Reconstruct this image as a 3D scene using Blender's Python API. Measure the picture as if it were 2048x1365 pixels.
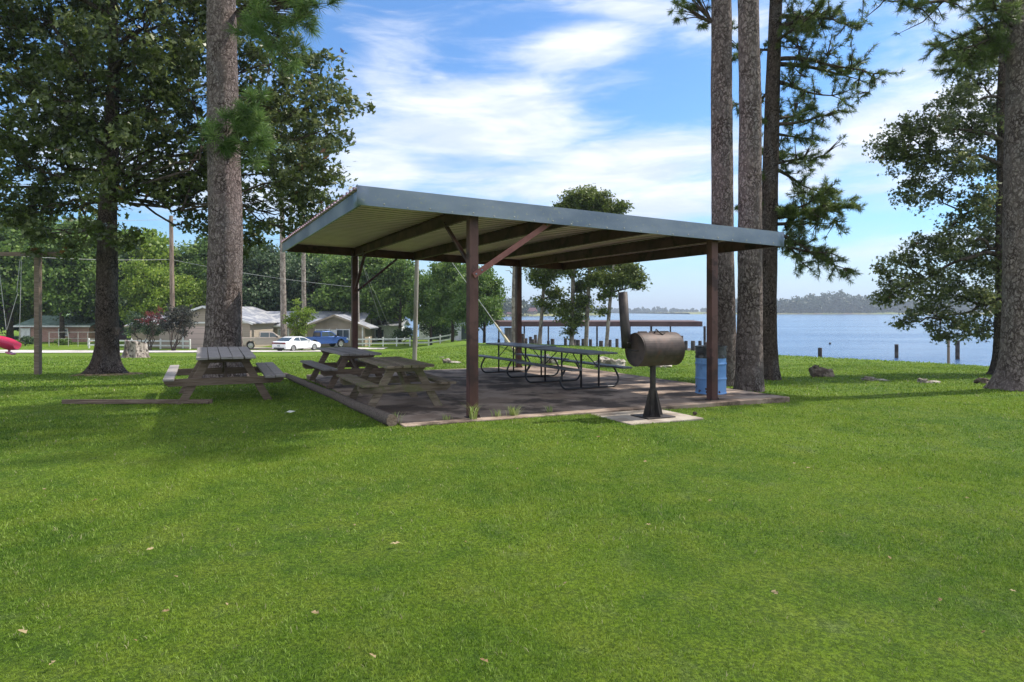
import bpy, math, random
import numpy as np
from mathutils import Vector, Matrix, noise as mn
rng = np.random.default_rng(7); random.seed(7)
S = bpy.context.scene
for o in list(bpy.data.objects): bpy.data.objects.remove(o)
C = S.collection
HAZE = True
# ---------------------------------------------------------------- camera
F = 1357.0; HOR = 624.0; CX = 1024.0; CAMZ = 1.6
cam = bpy.data.cameras.new('camera'); co = bpy.data.objects.new('camera', cam); C.objects.link(co)
co.location = (0, 0, CAMZ); co.rotation_euler = (math.pi/2, 0, 0)
cam.sensor_width = 36; cam.lens = 36*F/2048; cam.shift_y = -(682.5-HOR)/2048
cam.clip_start = .05; cam.clip_end = 20000
S.camera = co
# ---------------------------------------------------------------- light
YAW = .448
SUN_EL = math.radians(53); SUN_AZ = math.radians(69)   # azimuth measured from +Y towards +X
sd = Vector((math.sin(SUN_AZ)*math.cos(SUN_EL), math.cos(SUN_AZ)*math.cos(SUN_EL), math.sin(SUN_EL)))
sl = bpy.data.lights.new('sun', 'SUN'); sl.energy = 2.75; sl.angle = math.radians(.9); sl.color = (1, .93, .82)
so = bpy.data.objects.new('sun', sl); C.objects.link(so); so.rotation_euler = sd.to_track_quat('Z', 'Y').to_euler()
S.view_settings.view_transform = 'Standard'; S.view_settings.look = 'None'
S.view_settings.exposure = 1.14; S.view_settings.gamma = 1
# ---------------------------------------------------------------- node helpers
def nd(t, typ, ins=None, **pr):
    n = t.nodes.new(typ)
    for k, v in pr.items(): setattr(n, k, v)
    for k, v in (ins or {}).items():
        s = n.inputs[k]
        if isinstance(v, bpy.types.NodeSocket): t.links.new(v, s)
        else: s.default_value = v
    return n
def mth(t, op, a, b=None, c=None, clamp=False):
    i = {0: a}
    if b is not None: i[1] = b
    if c is not None: i[2] = c
    return nd(t, 'ShaderNodeMath', i, operation=op, use_clamp=clamp).outputs[0]
def c4(c): return tuple(c) + ((1,) if len(c) == 3 else ())
def mixc(t, f, a, b, blend='MIX'):
    i = {0: f, 6: a if isinstance(a, bpy.types.NodeSocket) else c4(a), 7: b if isinstance(b, bpy.types.NodeSocket) else c4(b)}
    return nd(t, 'ShaderNodeMix', i, data_type='RGBA', blend_type=blend).outputs[2]
def smooth(t, v, lo, hi, a=0., b=1.):
    return nd(t, 'ShaderNodeMapRange', {0: v, 1: lo, 2: hi, 3: a, 4: b}, interpolation_type='SMOOTHSTEP').outputs[0]
def nse(t, vec, scale, detail=4, rough=.55, dist=0.):
    return nd(t, 'ShaderNodeTexNoise', {'Vector': vec, 'Scale': scale, 'Detail': detail, 'Roughness': rough, 'Distortion': dist}).outputs[0]
def mapv(t, vec, sc=(1, 1, 1), loc=(0, 0, 0), rot=(0, 0, 0)):
    return nd(t, 'ShaderNodeMapping', {'Vector': vec, 'Scale': sc, 'Location': loc, 'Rotation': rot}).outputs[0]
# ---------------------------------------------------------------- sky
w = bpy.data.worlds.new('World'); S.world = w; w.use_nodes = True
t = w.node_tree; t.nodes.clear()
sky = nd(t, 'ShaderNodeTexSky', sky_type='NISHITA'); sky.sun_disc = False
sky.sun_elevation = SUN_EL; sky.sun_rotation = SUN_AZ; sky.air_density = 1.; sky.dust_density = .6; sky.ozone_density = 2.5
g = nd(t, 'ShaderNodeTexCoord').outputs['Generated']
sx = nd(t, 'ShaderNodeSeparateXYZ', {0: g}).outputs
az = mth(t, 'ARCTAN2', sx[0], sx[1]); el = mth(t, 'ARCSINE', sx[2])
def blob(px, py, rx, ry, rot=0., k=1.):
    # one soft cloud bank at an azimuth / elevation of the sky
    a0 = math.atan((px-CX)/F); e0 = math.atan((HOR-py)/F*math.cos(a0))
    ra = rx/F*math.cos(a0)**2; re = ry/F*math.cos(a0)
    da = mth(t, 'SUBTRACT', az, a0); de = mth(t, 'SUBTRACT', el, e0)
    c_, s_ = math.cos(rot), math.sin(rot)
    u = mth(t, 'ADD', mth(t, 'MULTIPLY', da, c_/ra), mth(t, 'MULTIPLY', de, s_/ra))
    v = mth(t, 'ADD', mth(t, 'MULTIPLY', da, -s_/re), mth(t, 'MULTIPLY', de, c_/re))
    d = mth(t, 'SQRT', mth(t, 'ADD', mth(t, 'MULTIPLY', u, u), mth(t, 'MULTIPLY', v, v)))
    return mth(t, 'MULTIPLY', smooth(t, d, 1.35, .1), k)
tot = None
for b in [(930, 245, 330, 110, .12, .92), (780, 130, 120, 80, .3, .6), (1170, 90, 160, 50, .22, .95), (1260, 15, 160, 45, -.15, .75), (1450, 60, 120, 50, 0, .4),
          (1200, 345, 430, 70, .1, .85), (1330, 405, 200, 56, .1, .95), (760, 330, 160, 70, .1, .8), (1880, 230, 340, 140, .3, .88), (1640, 330, 180, 60, .35, .7),
          (1850, 490, 300, 40, .1, .7), (500, 380, 300, 80, 0, .7), (200, 300, 260, 110, .2, .5), (1900, 60, 260, 50, .2, .3), (1000, -350, 700, 220, 0, .6),
          (2600, 200, 500, 200, 0, .7), (-700, 250, 600, 180, 0, .6)]:
    s = blob(*b); tot = s if tot is None else mth(t, 'MAXIMUM', tot, s)
dv = nd(t, 'ShaderNodeCombineXYZ', {0: az, 1: mth(t, 'MULTIPLY', el, 2.3), 2: 0.}).outputs[0]
n1 = nse(t, mapv(t, dv, rot=(0, 0, -.35), sc=(1.0, 1.7, 1)), 3.6, 9, .60, .7)
n2 = nse(t, mapv(t, dv, rot=(0, 0, -.3), sc=(1, 2., 1), loc=(3, 1, 0)), 9., 8, .62, 1.)
d = mth(t, 'ADD', mth(t, 'ADD', mth(t, 'MULTIPLY', tot, .62), mth(t, 'MULTIPLY', n1, 1.05)), mth(t, 'MULTIPLY', n2, .52))
over = mth(t, 'MAXIMUM', smooth(t, el, .62, 1.0), smooth(t, sx[1], .25, -.35))     # unseen cloud cover added as fill light, overhead and behind the viewer
d = mth(t, 'ADD', d, mth(t, 'MULTIPLY', over, .62))
cf = smooth(t, d, .74, 1.36, 0., .97)
# the sky's own colour, pushed to a slightly deeper blue, paler near the horizon
skyc = mixc(t, 1., sky.outputs[0], (.62, .93, 1.20), 'MULTIPLY')
bg1 = nd(t, 'ShaderNodeBackground', {0: skyc, 1: .076})
n3 = nse(t, mapv(t, dv, sc=(1, 2.2, 1), rot=(0, 0, -.3)), 6., 6, .6, .4)
ccol = mixc(t, smooth(t, n3, .35, .65), (.60, .68, .84), (.84, .87, .93))
bg2 = nd(t, 'ShaderNodeBackground', {0: ccol, 1: .61})
mx = nd(t, 'ShaderNodeMixShader', {0: cf, 1: bg1.outputs[0], 2: bg2.outputs[0]})
bg3 = nd(t, 'ShaderNodeBackground', {0: (.58, .71, .86, 1), 1: .60})
hz = nd(t, 'ShaderNodeMixShader', {0: smooth(t, sx[2], .13, -.01, 0., .88), 1: mx.outputs[0], 2: bg3.outputs[0]})
nd(t, 'ShaderNodeOutputWorld', {0: hz.outputs[0]})
# ---------------------------------------------------------------- materials
def mat(name, base, rough=.8, metal=0., spec=.5, bump=None, trans=0.):
    m = bpy.data.materials.new(name); m.use_nodes = True; t = m.node_tree; t.nodes.clear()
    col = base(t) if callable(base) else c4(base)
    i = {'Base Color': col, 'Roughness': rough(t) if callable(rough) else rough, 'Metallic': metal, 'Specular IOR Level': spec}
    p = nd(t, 'ShaderNodeBsdfPrincipled', i)
    if bump:
        h, st, ds = bump(t)
        b = nd(t, 'ShaderNodeBump', {'Height': h, 'Strength': st, 'Distance': ds}); t.links.new(b.outputs[0], p.inputs['Normal'])
    out = p.outputs[0]
    if trans:
        tr = nd(t, 'ShaderNodeBsdfTranslucent', {0: col})
        out = nd(t, 'ShaderNodeMixShader', {0: trans, 1: out, 2: tr.outputs[0]}).outputs[0]
    nd(t, 'ShaderNodeOutputMaterial', {0: out})
    return m
def OC(t): return nd(t, 'ShaderNodeTexCoord').outputs['Object']
def POS(t): return nd(t, 'ShaderNodeNewGeometry').outputs['Position']
def VAR(t): return nd(t, 'ShaderNodeAttribute', attribute_name='var').outputs['Fac']
def speck(c1, c2, sc, lo=.4, hi=.6, c3=None, sc3=3., det=5, vec=OC, vsc=(1, 1, 1), lo3=.5, hi3=.62):
    def f(t):
        v = mapv(t, vec(t), sc=vsc)
        c = mixc(t, smooth(t, nse(t, v, sc, det), lo, hi), c1, c2)
        if c3: c = mixc(t, smooth(t, nse(t, mapv(t, vec(t), loc=(7, 3, 1)), sc3, 6, .65), lo3, hi3), c, c3)
        return c
    return f
def nbump(sc, st=.5, ds=.01, det=5, vsc=(1, 1, 1)):
    return lambda t: (nse(t, mapv(t, OC(t), sc=vsc), sc, det, .6), st, ds)
def lawncol(t):
    p = POS(t)
    a = nse(t, p, .35, 4, .6); b = nse(t, p, 1.7, 5, .65); c = nse(t, p, 9., 4, .7)
    col = mixc(t, smooth(t, a, .35, .66), (.108, .208, .010), (.190, .298, .014))
    col = mixc(t, smooth(t, b, .42, .68, 0., .65), col, (.250, .325, .030))
    col = mixc(t, smooth(t, b, .46, .30, 0., .55), col, (.055, .140, .010))
    col = mixc(t, smooth(t, nse(t, mapv(t, p, loc=(4, 9, 0)), 2.6, 6, .7), .56, .70, 0., .55), col, (.21, .27, .095))
    return col, p, c
def lawnbase(t):
    col, p, c = lawncol(t)
    fine = nse(t, p, 38., 5, .75)
    col = mixc(t, smooth(t, c, .45, .7, 0., .35), col, (.19, .25, .05))
    return mixc(t, smooth(t, fine, .42, .60, .65, 0.), col, (.020, .050, .006))
def bladecol(t):
    col, p, c = lawncol(t)
    v = VAR(t)
    col = mixc(t, mth(t, 'MULTIPLY', smooth(t, v, .45, 1.), .75), col, (.34, .46, .10))
    col = mixc(t, mth(t, 'MULTIPLY', smooth(t, v, .50, 0.), .85), col, (.018, .060, .006))
    return mixc(t, mth(t, 'GREATER_THAN', v, .972), col, (.42, .38, .22))
M = {}
M['lawn'] = mat('lawn', lawnbase, .9, spec=.2, bump=lambda t: (nse(t, POS(t), 30., 5, .8), 1., .06))
M['blade'] = mat('grass_blade', bladecol, .55, spec=.3, trans=.35)
def bark(c1, c2, crack, sc, vs, lit=.0):
    def cell(t):
        o = OC(t); nz = nd(t, 'ShaderNodeTexNoise', {'Vector': o, 'Scale': 4., 'Detail': 5., 'Roughness': .65}).outputs[1]
        wv = nd(t, 'ShaderNodeVectorMath', {0: o, 1: mapv(t, nz, sc=(.34, .34, .34))}, operation='ADD').outputs[0]
        v = mapv(t, wv, sc=(1, 1, vs)); e = nd(t, 'ShaderNodeTexVoronoi', {'Vector': v, 'Scale': sc}, feature='DISTANCE_TO_EDGE').outputs[0]
        e2 = nd(t, 'ShaderNodeTexVoronoi', {'Vector': mapv(t, wv, sc=(1, 1, .7), loc=(3, 1, 2)), 'Scale': sc*2.3}, feature='DISTANCE_TO_EDGE').outputs[0]
        return o, v, e, e2
    def col(t):
        o, v, e, e2 = cell(t)
        pc = nd(t, 'ShaderNodeTexVoronoi', {'Vector': v, 'Scale': sc}).outputs['Color']
        b = mixc(t, smooth(t, nse(t, mapv(t, o, sc=(1, 1, .6)), 16., 6, .75), .3, .7), c1, c2)
        b = mixc(t, mth(t, 'MULTIPLY', nd(t, 'ShaderNodeSeparateColor', {0: pc}).outputs[0], .55), b, c2)
        b = mixc(t, smooth(t, nse(t, mapv(t, o, sc=(1, 1, .4)), 2.2, 5, .6), .48, .68, 0., .5), b, (.30, .28, .28))
        b = mixc(t, smooth(t, e2, .05, .0, 0., .45), b, crack)
        k = smooth(t, nse(t, o, 2.6, 3, .6), .35, .65, .35, 1.)
        return mixc(t, mth(t, 'MULTIPLY', smooth(t, e, .20, .02), k), b, crack)
    def bmp(t):
        o, v, e, e2 = cell(t)
        return mth(t, 'ADD', mth(t, 'ADD', smooth(t, e, 0., .16), mth(t, 'MULTIPLY', smooth(t, e2, 0., .1), .3)), mth(t, 'MULTIPLY', nse(t, o, 34., 6, .75), .7)), 1., .03
    return col, bmp
c_, b_ = bark((.20, .15, .135), (.38, .315, .295), (.085, .062, .056), 15., .40)
M['pine_bark'] = mat('pine_bark', c_, .92, spec=.15, bump=b_)
c_, b_ = bark((.085, .062, .052), (.20, .155, .13), (.028, .020, .017), 20., .34)
M['oak_bark'] = mat('oak_bark', c_, .95, spec=.12, bump=b_)
M['stump_bark'] = mat('stump_bark', speck((.13, .10, .085), (.42, .36, .32), 3.2, c3=(.05, .04, .035), sc3=5., vsc=(1, 1, .35)), .95, bump=nbump(6, 1., .06, vsc=(1, 1, .3)))
M['pale_bark'] = mat('pale_bark', speck((.20, .165, .14), (.34, .29, .25), 5., c3=(.12, .09, .08), vsc=(1, 1, .4)), .9, bump=nbump(12, .8, .03, vsc=(1, 1, .4)))
M['branch_bark'] = mat('branch_bark', speck((.045, .035, .028), (.10, .08, .065), 9.), .95, spec=.15)
def leafm(name, dark, mid, light, trans=.3, rough=.5, spec=.4, dead=None):
    def f(t):
        v = VAR(t); c = mixc(t, smooth(t, v, 0., .55), dark, mid); c = mixc(t, smooth(t, v, .55, 1.), c, light)
        if dead: c = mixc(t, mth(t, 'GREATER_THAN', v, .992), c, dead)
        return c
    m = mat(name, f, rough, spec=spec, trans=trans); return m
M['oak_leaf'] = leafm('oak_leaf', (.046, .068, .019), (.098, .132, .036), (.26, .30, .11), .34, .38, .5, (.16, .08, .03))
M['gum_leaf'] = leafm('gum_leaf', (.060, .082, .030), (.125, .155, .050), (.32, .34, .14), .42, .42, .5, (.14, .07, .03))
M['tree_leaf'] = leafm('tree_leaf', (.055, .105, .022), (.115, .20, .036), (.26, .36, .085), .42)
M['bright_leaf'] = leafm('bright_leaf', (.10, .17, .020), (.20, .30, .032), (.38, .46, .08), .48)
M['dark_leaf'] = leafm('dark_leaf', (.030, .062, .024), (.070, .120, .048), (.24, .31, .17), .32)
M['purple_leaf'] = leafm('purple_leaf', (.022, .028, .020), (.045, .050, .036), (.14, .13, .12), .2)
M['red_leaf'] = leafm('red_leaf', (.10, .02, .02), (.20, .04, .04), (.30, .09, .07), .3)
M['needle'] = leafm('needle', (.062, .100, .022), (.120, .178, .040), (.25, .31, .09), .38, .45)
M['far_needle'] = leafm('far_needle', (.062, .090, .020), (.125, .165, .034), (.25, .29, .07), .35)
M['far_wood'] = leafm('far_wood', (.022, .040, .016), (.040, .065, .026), (.075, .105, .045), .15)
def woodcol(a, b, moss=None):
    def f(t):
        o = OC(t); gr = nse(t, mapv(t, o, sc=(.8, 14, 14)), 3.5, 6, .65)
        c = mixc(t, smooth(t, gr, .3, .7), a, b)
        c = mixc(t, mth(t, 'MULTIPLY', VAR(t), .5), c, tuple(x*.45 for x in a))
        c = mixc(t, smooth(t, nse(t, mapv(t, o, sc=(1, 9, 9)), 5., 3), .66, .74, 0., .8), c, (.02, .017, .015))
        if moss: c = mixc(t, smooth(t, nse(t, o, 3.2, 5, .6), .46, .66, 0., .7), c, moss)
        return c
    return f
wb = lambda t: (nse(t, mapv(t, OC(t), sc=(.8, 14, 14)), 6., 6, .7), .7, .006)
M['grey_wood'] = mat('weathered_grey_wood', woodcol((.20, .18, .175), (.42, .39, .38)), .85, spec=.25, bump=wb)
M['brown_wood'] = mat('weathered_brown_wood', woodcol((.13, .092, .070), (.28, .215, .17)), .88, spec=.2, bump=wb)
M['moss_wood'] = mat('mossy_wood', woodcol((.13, .10, .072), (.37, .30, .225), (.125, .14, .045)), .9, spec=.2, bump=wb)
M['log'] = mat('old_log', woodcol((.075, .058, .048), (.20, .165, .14)), .92, spec=.15, bump=wb)
M['weed'] = leafm('weed_blade', (.20, .28, .06), (.34, .42, .12), (.55, .60, .30), .3)
M['long_needle'] = leafm('long_needle', (.060, .125, .03), (.12, .22, .05), (.27, .38, .12), .35, .45)
M['concrete'] = mat('concrete', speck((.26, .19, .145), (.38, .295, .235), 1.6, c3=(.088, .064, .050), sc3=1.1, lo3=.44, hi3=.60), .9, spec=.25, bump=nbump(40, .4, .004))
M['pale_concrete'] = mat('pale_concrete', speck((.29, .245, .20), (.42, .37, .31), 2.5, c3=(.20, .16, .13), sc3=2.4, lo3=.5, hi3=.7), .92, spec=.25, bump=nbump(50, .5, .006))
M['primer'] = mat('red_oxide_steel', speck((.080, .034, .029), (.128, .060, .052), 3., c3=(.048, .022, .020), sc3=2., vsc=(1, 1, .5)), .55, spec=.4, bump=nbump(60, .15, .002))
M['purlin'] = mat('brown_steel_beam', speck((.075, .032, .034), (.115, .052, .052), 2.5, c3=(.038, .019, .017)), .6, spec=.35)
M['salmon'] = mat('salmon_steel', speck((.22, .075, .065), (.28, .105, .09), 6.), .55)
M['galv'] = mat('galvanised_trim', lambda t: mixc(t, smooth(t, nse(t, OC(t), 16., 7, .85), .57, .62, 0., .8),
            mixc(t, smooth(t, nse(t, mapv(t, OC(t), sc=(.35, 1, 1)), 1.2, 4), .35, .65), (.135, .175, .24), (.27, .31, .37)),
            mixc(t, nse(t, OC(t), 9.), (.30, .33, .16), (.42, .42, .34))), .42, .35, bump=nbump(3, .3, .02))
M['roofsheet'] = mat('ribbed_roof_sheet', lambda t: mixc(t, mth(t, 'MULTIPLY', smooth(t, mth(t, 'ABSOLUTE', mth(t, 'SUBTRACT', mth(t, 'FRACT', mth(t, 'DIVIDE', mth(t, 'ADD', nd(t, 'ShaderNodeSeparateXYZ', {0: OC(t)}).outputs[1], .25), .2286)), .80)), .17, .10), smooth(t, nse(t, OC(t), 2.5, 5, .7), .2, .5, .6, .95)), mixc(t, smooth(t, nse(t, mapv(t, OC(t), sc=(.25, 1, 1)), 2., 4), .35, .7), (.80, .58, .72), (.90, .70, .82)), (.20, .11, .125)), .5, .1, spec=.4)  # dark strip painted along each rib, standing in for shade in the rib cavities
M['iron'] = mat('rusty_smoker_iron', speck((.048, .034, .032), (.092, .064, .058), 4., c3=(.115, .054, .036), sc3=5., lo3=.52, hi3=.72), .62, .25, bump=nbump(30, .2, .004))
M['dark_iron'] = mat('dark_iron', speck((.028, .024, .024), (.055, .045, .042), 6.), .6, .4)
M['tube'] = mat('dark_painted_tube', (.025, .025, .028), .4, spec=.5)
M['tabletop'] = mat('grey_coated_tabletop', speck((.085, .088, .10), (.13, .135, .15), 5., c3=(.19, .19, .20)), .5, spec=.5)
M['drum_blue'] = mat('faded_blue_paint', speck((.13, .29, .60), (.19, .38, .70), 2., c3=(.10, .20, .40), sc3=4., lo3=.55, hi3=.75), .5, bump=nbump(5, .3, .015))
M['drum_black'] = mat('scuffed_black_drum', speck((.022, .022, .024), (.07, .07, .075), 8., c3=(.16, .15, .14), sc3=6., lo3=.55, hi3=.7), .5, .2)
M['rust'] = mat('rust_spots', speck((.05, .025, .015), (.12, .05, .025), 20.), .9)
M['rock'] = mat('pale_limestone', speck((.22, .19, .16), (.50, .46, .40), 3.5, c3=(.09, .075, .06), sc3=4., lo3=.5, hi3=.68), .95, spec=.2, bump=nbump(9, 1., .06))
M['dark_rock'] = mat('brown_rock', speck((.11, .085, .07), (.25, .205, .17), 4., c3=(.045, .035, .028), sc3=4.5), .95, spec=.2, bump=nbump(9, 1., .06))
M['road'] = mat('pale_gravel', speck((.46, .43, .41), (.62, .59, .56), .8, c3=(.26, .23, .20), sc3=.3, vec=POS), .95, spec=.2)
M['mulch'] = mat('dry_pine_straw', speck((.16, .10, .05), (.36, .27, .15), 12., c3=(.10, .12, .03), sc3=4.), .95, spec=.1, bump=nbump(30, 1., .03))
M['lakebed'] = mat('lakebed', (.06, .05, .035), .95)
M['white'] = mat('white_paint', speck((.66, .66, .66), (.78, .78, .78), 2.), .6)
M['beige'] = mat('beige_siding', lambda t: mixc(t, smooth(t, mth(t, 'FRACT', mth(t, 'MULTIPLY', nd(t, 'ShaderNodeSeparateXYZ', {0: OC(t)}).outputs[2], 5.)), .80, .95, 0., .6), (.40, .335, .275), (.20, .165, .13)), .8)
M['tan'] = mat('tan_stucco', speck((.30, .245, .18), (.36, .295, .22), 1.), .85)
M['brick'] = mat('red_brick', lambda t: nd(t, 'ShaderNodeTexBrick', {'Vector': mapv(t, OC(t), rot=(math.pi/2, 0, 0)), 'Color1': (.36, .17, .13, 1), 'Color2': (.46, .25, .20, 1), 'Mortar': (.42, .36, .32, 1), 'Scale': 2.}).outputs[0], .9)
M['metalroof'] = mat('pale_metal_roof', lambda t: mixc(t, smooth(t, nse(t, OC(t), .9, 5, .7), .42, .6), (.22, .235, .29), (.46, .46, .47)), .5, .2)
M['greenroof'] = mat('green_shingle_roof', speck((.10, .16, .13), (.17, .24, .20), 1.5), .8)
M['doorpanel'] = mat('pink_beige_garage_door', lambda t: mixc(t, smooth(t, mth(t, 'FRACT', mth(t, 'MULTIPLY', nd(t, 'ShaderNodeSeparateXYZ', {0: OC(t)}).outputs[2], 1.7)), .88, .96), (.60, .46, .43), (.34, .26, .24)), .7)
M['glass'] = mat('window_glass', (.05, .07, .08), .08, spec=.8)
M['lightglass'] = mat('curtained_window', (.30, .36, .38), .15, spec=.7)
M['carwhite'] = mat('white_car_paint', (.72, .73, .75), .25, spec=.6)
M['cartan'] = mat('tan_car_paint', (.46, .39, .34), .3, .2, spec=.6)
M['carblue'] = mat('blue_car_paint', (.045, .11, .34), .25, .3, spec=.6)
M['black'] = mat('black_plastic', (.02, .02, .02), .5)
M['tyre'] = mat('tyre_rubber', (.02, .02, .02), .85)
M['rim'] = mat('alloy_rim', (.45, .45, .46), .3, .7)
M['redlamp'] = mat('red_lamp_lens', (.20, .008, .012), .2)
M['pink'] = mat('pink_plastic', (.66, .035, .12), .35, spec=.5)
M['palepink'] = mat('pale_pink_plastic', (.55, .17, .26), .4)
M['rope'] = mat('pale_rope', (.42, .42, .40), .8)
M['wire'] = mat('wire', (.33, .33, .33), .6)
M['pole'] = mat('pole_wood', speck((.17, .12, .09), (.29, .22, .175), 5., vsc=(1, 1, .15)), .9)
M['greypole'] = mat('grey_pole_wood', speck((.22, .19, .165), (.34, .30, .27), 5., vsc=(1, 1, .15)), .9)
M['boatroof'] = mat('rusty_brown_roof_edge', speck((.085, .046, .040), (.125, .070, .060), .6), .7)
M['piling'] = mat('wet_dark_piling', speck((.035, .028, .026), (.085, .07, .062), 3.), .9)
M['yellow'] = mat('yellowed_plank', (.44, .36, .19), .8)
M['deadleaf'] = mat('brown_dead_leaf', lambda t: mixc(t, VAR(t), (.20, .12, .05), (.42, .33, .18)), .8, trans=.2)
M['paleleaf'] = mat('pale_dead_leaf', (.55, .56, .50), .8)
M['farroof'] = mat('pink_roof', (.55, .27, .24), .8)
M['shorebank'] = mat('far_shore_ground', speck((.13, .17, .05), (.22, .22, .09), .02, c3=(.12, .09, .06), sc3=.03, vec=POS), .95)
def watercol(t):
    p = POS(t); return mixc(t, smooth(t, nse(t, mapv(t, p, sc=(.3, 1, 1)), .05, 4), .4, .65), (.035, .085, .19), (.055, .115, .23))
def waterb(t):
    p = POS(t); a = nse(t, mapv(t, p, sc=(1, 2.4, 1)), 1.6, 6, .65); b = nse(t, mapv(t, p, sc=(1, 1.5, 1)), .22, 3, .5)
    k = smooth(t, nse(t, mapv(t, p, sc=(.35, 1, 1)), .045, 4, .6), .38, .64, .35, 1.25)
    return mth(t, 'MULTIPLY', mth(t, 'ADD', a, mth(t, 'MULTIPLY', b, 2.)), k), .42, .30
M['water'] = mat('lake_water', watercol, .16, spec=.5, bump=waterb)
# ---------------------------------------------------------------- mesh helpers
class MB:
    def __init__(s): s.v = []; s.f = []; s.a = []; s.var = 0.
    def add(s, vs, fs):
        o = len(s.v); s.v += [tuple(v) for v in vs]; s.f += [tuple(i+o for i in f) for f in fs]; s.a += [s.var]*len(vs)
    def box(s, c, d, R=None):
        x, y, z = d[0]/2, d[1]/2, d[2]/2
        vs = [Vector((i*x, j*y, k*z)) for i in (-1, 1) for j in (-1, 1) for k in (-1, 1)]
        if R: vs = [R @ v for v in vs]
        s.add([v+Vector(c) for v in vs], [(0, 1, 3, 2), (4, 6, 7, 5), (0, 4, 5, 1), (2, 3, 7, 6), (0, 2, 6, 4), (1, 5, 7, 3)]); return s
    def bar(s, p0, p1, w, h, up=(0, 0, 1)):
        # rectangular bar from p0 to p1, w across, h along 'up'
        p0, p1 = Vector(p0), Vector(p1); d = (p1-p0); L = d.length; d.normalize()
        sd_ = d.cross(Vector(up)).normalized(); u = sd_.cross(d).normalized()
        R = Matrix((d, sd_, u)).transposed(); return s.box((p0+p1)/2, (L, w, h), R)
    def tube(s, pts, r, n=10, caps=True):
        pts = [Vector(p) for p in pts]; rr = r if hasattr(r, '__len__') else [r]*len(pts); vs = []; prev = None
        for i, p in enumerate(pts):
            d = (pts[min(i+1, len(pts)-1)]-pts[max(i-1, 0)]).normalized()
            a = prev if prev else (Vector((1, 0, 0)) if abs(d.x) < .8 else Vector((0, 1, 0)))
            a = (a-d*a.dot(d)).normalized(); b = d.cross(a); prev = a
            vs += [p+(a*math.cos(2*math.pi*k/n)+b*math.sin(2*math.pi*k/n))*rr[i] for k in range(n)]
        fs = [(i*n+k, i*n+(k+1) % n, (i+1)*n+(k+1) % n, (i+1)*n+k) for i in range(len(pts)-1) for k in range(n)]
        if caps: fs += [tuple(range(n-1, -1, -1)), tuple(range((len(pts)-1)*n, len(pts)*n))]
        s.add(vs, fs); return s
    def lathe(s, prof, n=32, R=None, c=(0, 0, 0)):
        vs = [Vector((r*math.cos(2*math.pi*k/n), r*math.sin(2*math.pi*k/n), z)) for r, z in prof for k in range(n)]
        if R: vs = [R @ v for v in vs]
        fs = [(i*n+k, i*n+(k+1) % n, (i+1)*n+(k+1) % n, (i+1)*n+k) for i in range(len(prof)-1) for k in range(n)]
        s.add([v+Vector(c) for v in vs], fs); return s
    def prism(s, poly, y0, y1, R=None, c=(0, 0, 0)):
        n = len(poly); vs = [Vector((x, y, z)) for y in (y0, y1) for x, z in poly]
        if R: vs = [R @ v for v in vs]
        fs = [tuple(range(n)), tuple(range(2*n-1, n-1, -1))]+[(i, i+n, (i+1) % n+n, (i+1) % n) for i in range(n)]
        s.add([v+Vector(c) for v in vs], fs); return s
    def build(s, name, m, parent=None, loc=None, rz=None, smooth=False, bevel=0.):
        me = bpy.data.meshes.new(name); me.from_pydata(s.v, [], s.f)
        at = me.attributes.new('var', 'FLOAT', 'POINT'); at.data.foreach_set('value', np.array(s.a, 'f'))
        me.materials.append(M[m]); o = bpy.data.objects.new(name, me); C.objects.link(o)
        if smooth: me.shade_smooth()
        if smooth == 2: me.set_sharp_from_angle(angle=math.radians(38))
        if parent: o.parent = parent
        if loc: o.location = loc
        if rz: o.rotation_euler.z = rz
        if bevel:
            b = o.modifiers.new('bevel', 'BEVEL'); b.width = bevel; b.segments = 2; b.limit_method = 'ANGLE'; b.angle_limit = math.radians(40)
        me.update(); return o
def npmesh(name, V, fsize, Fi, var, m, parent=None):
    """V (n,3); Fi flat index array; fsize per-face sizes"""
    Fi = np.asarray(Fi).ravel(); me = bpy.data.meshes.new(name); me.vertices.add(len(V)); me.vertices.foreach_set('co', V.astype('f').ravel())
    me.loops.add(len(Fi)); me.loops.foreach_set('vertex_index', Fi.astype('i').ravel())
    st = np.concatenate([[0], np.cumsum(fsize)[:-1]]).astype('i')
    me.polygons.add(len(fsize)); me.polygons.foreach_set('loop_start', st)
    at = me.attributes.new('var', 'FLOAT', 'POINT'); at.data.foreach_set('value', var.astype('f'))
    me.update(calc_edges=True); me.validate()
    me.materials.append(M[m]); o = bpy.data.objects.new(name, me); C.objects.link(o)
    if parent: o.parent = parent
    return o
def tag(o, label, cat=None, group=None, kind=None):
    if label: o['label'] = label
    if cat: o['category'] = cat
    if group: o['group'] = group
    if kind: o['kind'] = kind
    return o
def thing(name, label, cat, loc=(0, 0, 0), rz=0., group=None):
    o = bpy.data.objects.new(name, None); C.objects.link(o); o.location = loc; o.rotation_euler.z = rz; o.empty_display_size = .3
    return tag(o, label, cat, group)
def dup(root, label=None, loc=None, rz=None, sc=None):
    r = root.copy(); C.objects.link(r)
    if label: r['label'] = label
    if loc is not None: r.location = loc
    if rz is not None: r.rotation_euler.z = rz
    if sc is not None: r.scale = sc
    for ch in root.children:
        c = ch.copy(); C.objects.link(c); c.parent = r
        for g_ in ch.children:
            e = g_.copy(); C.objects.link(e); e.parent = c
    return r
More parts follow.
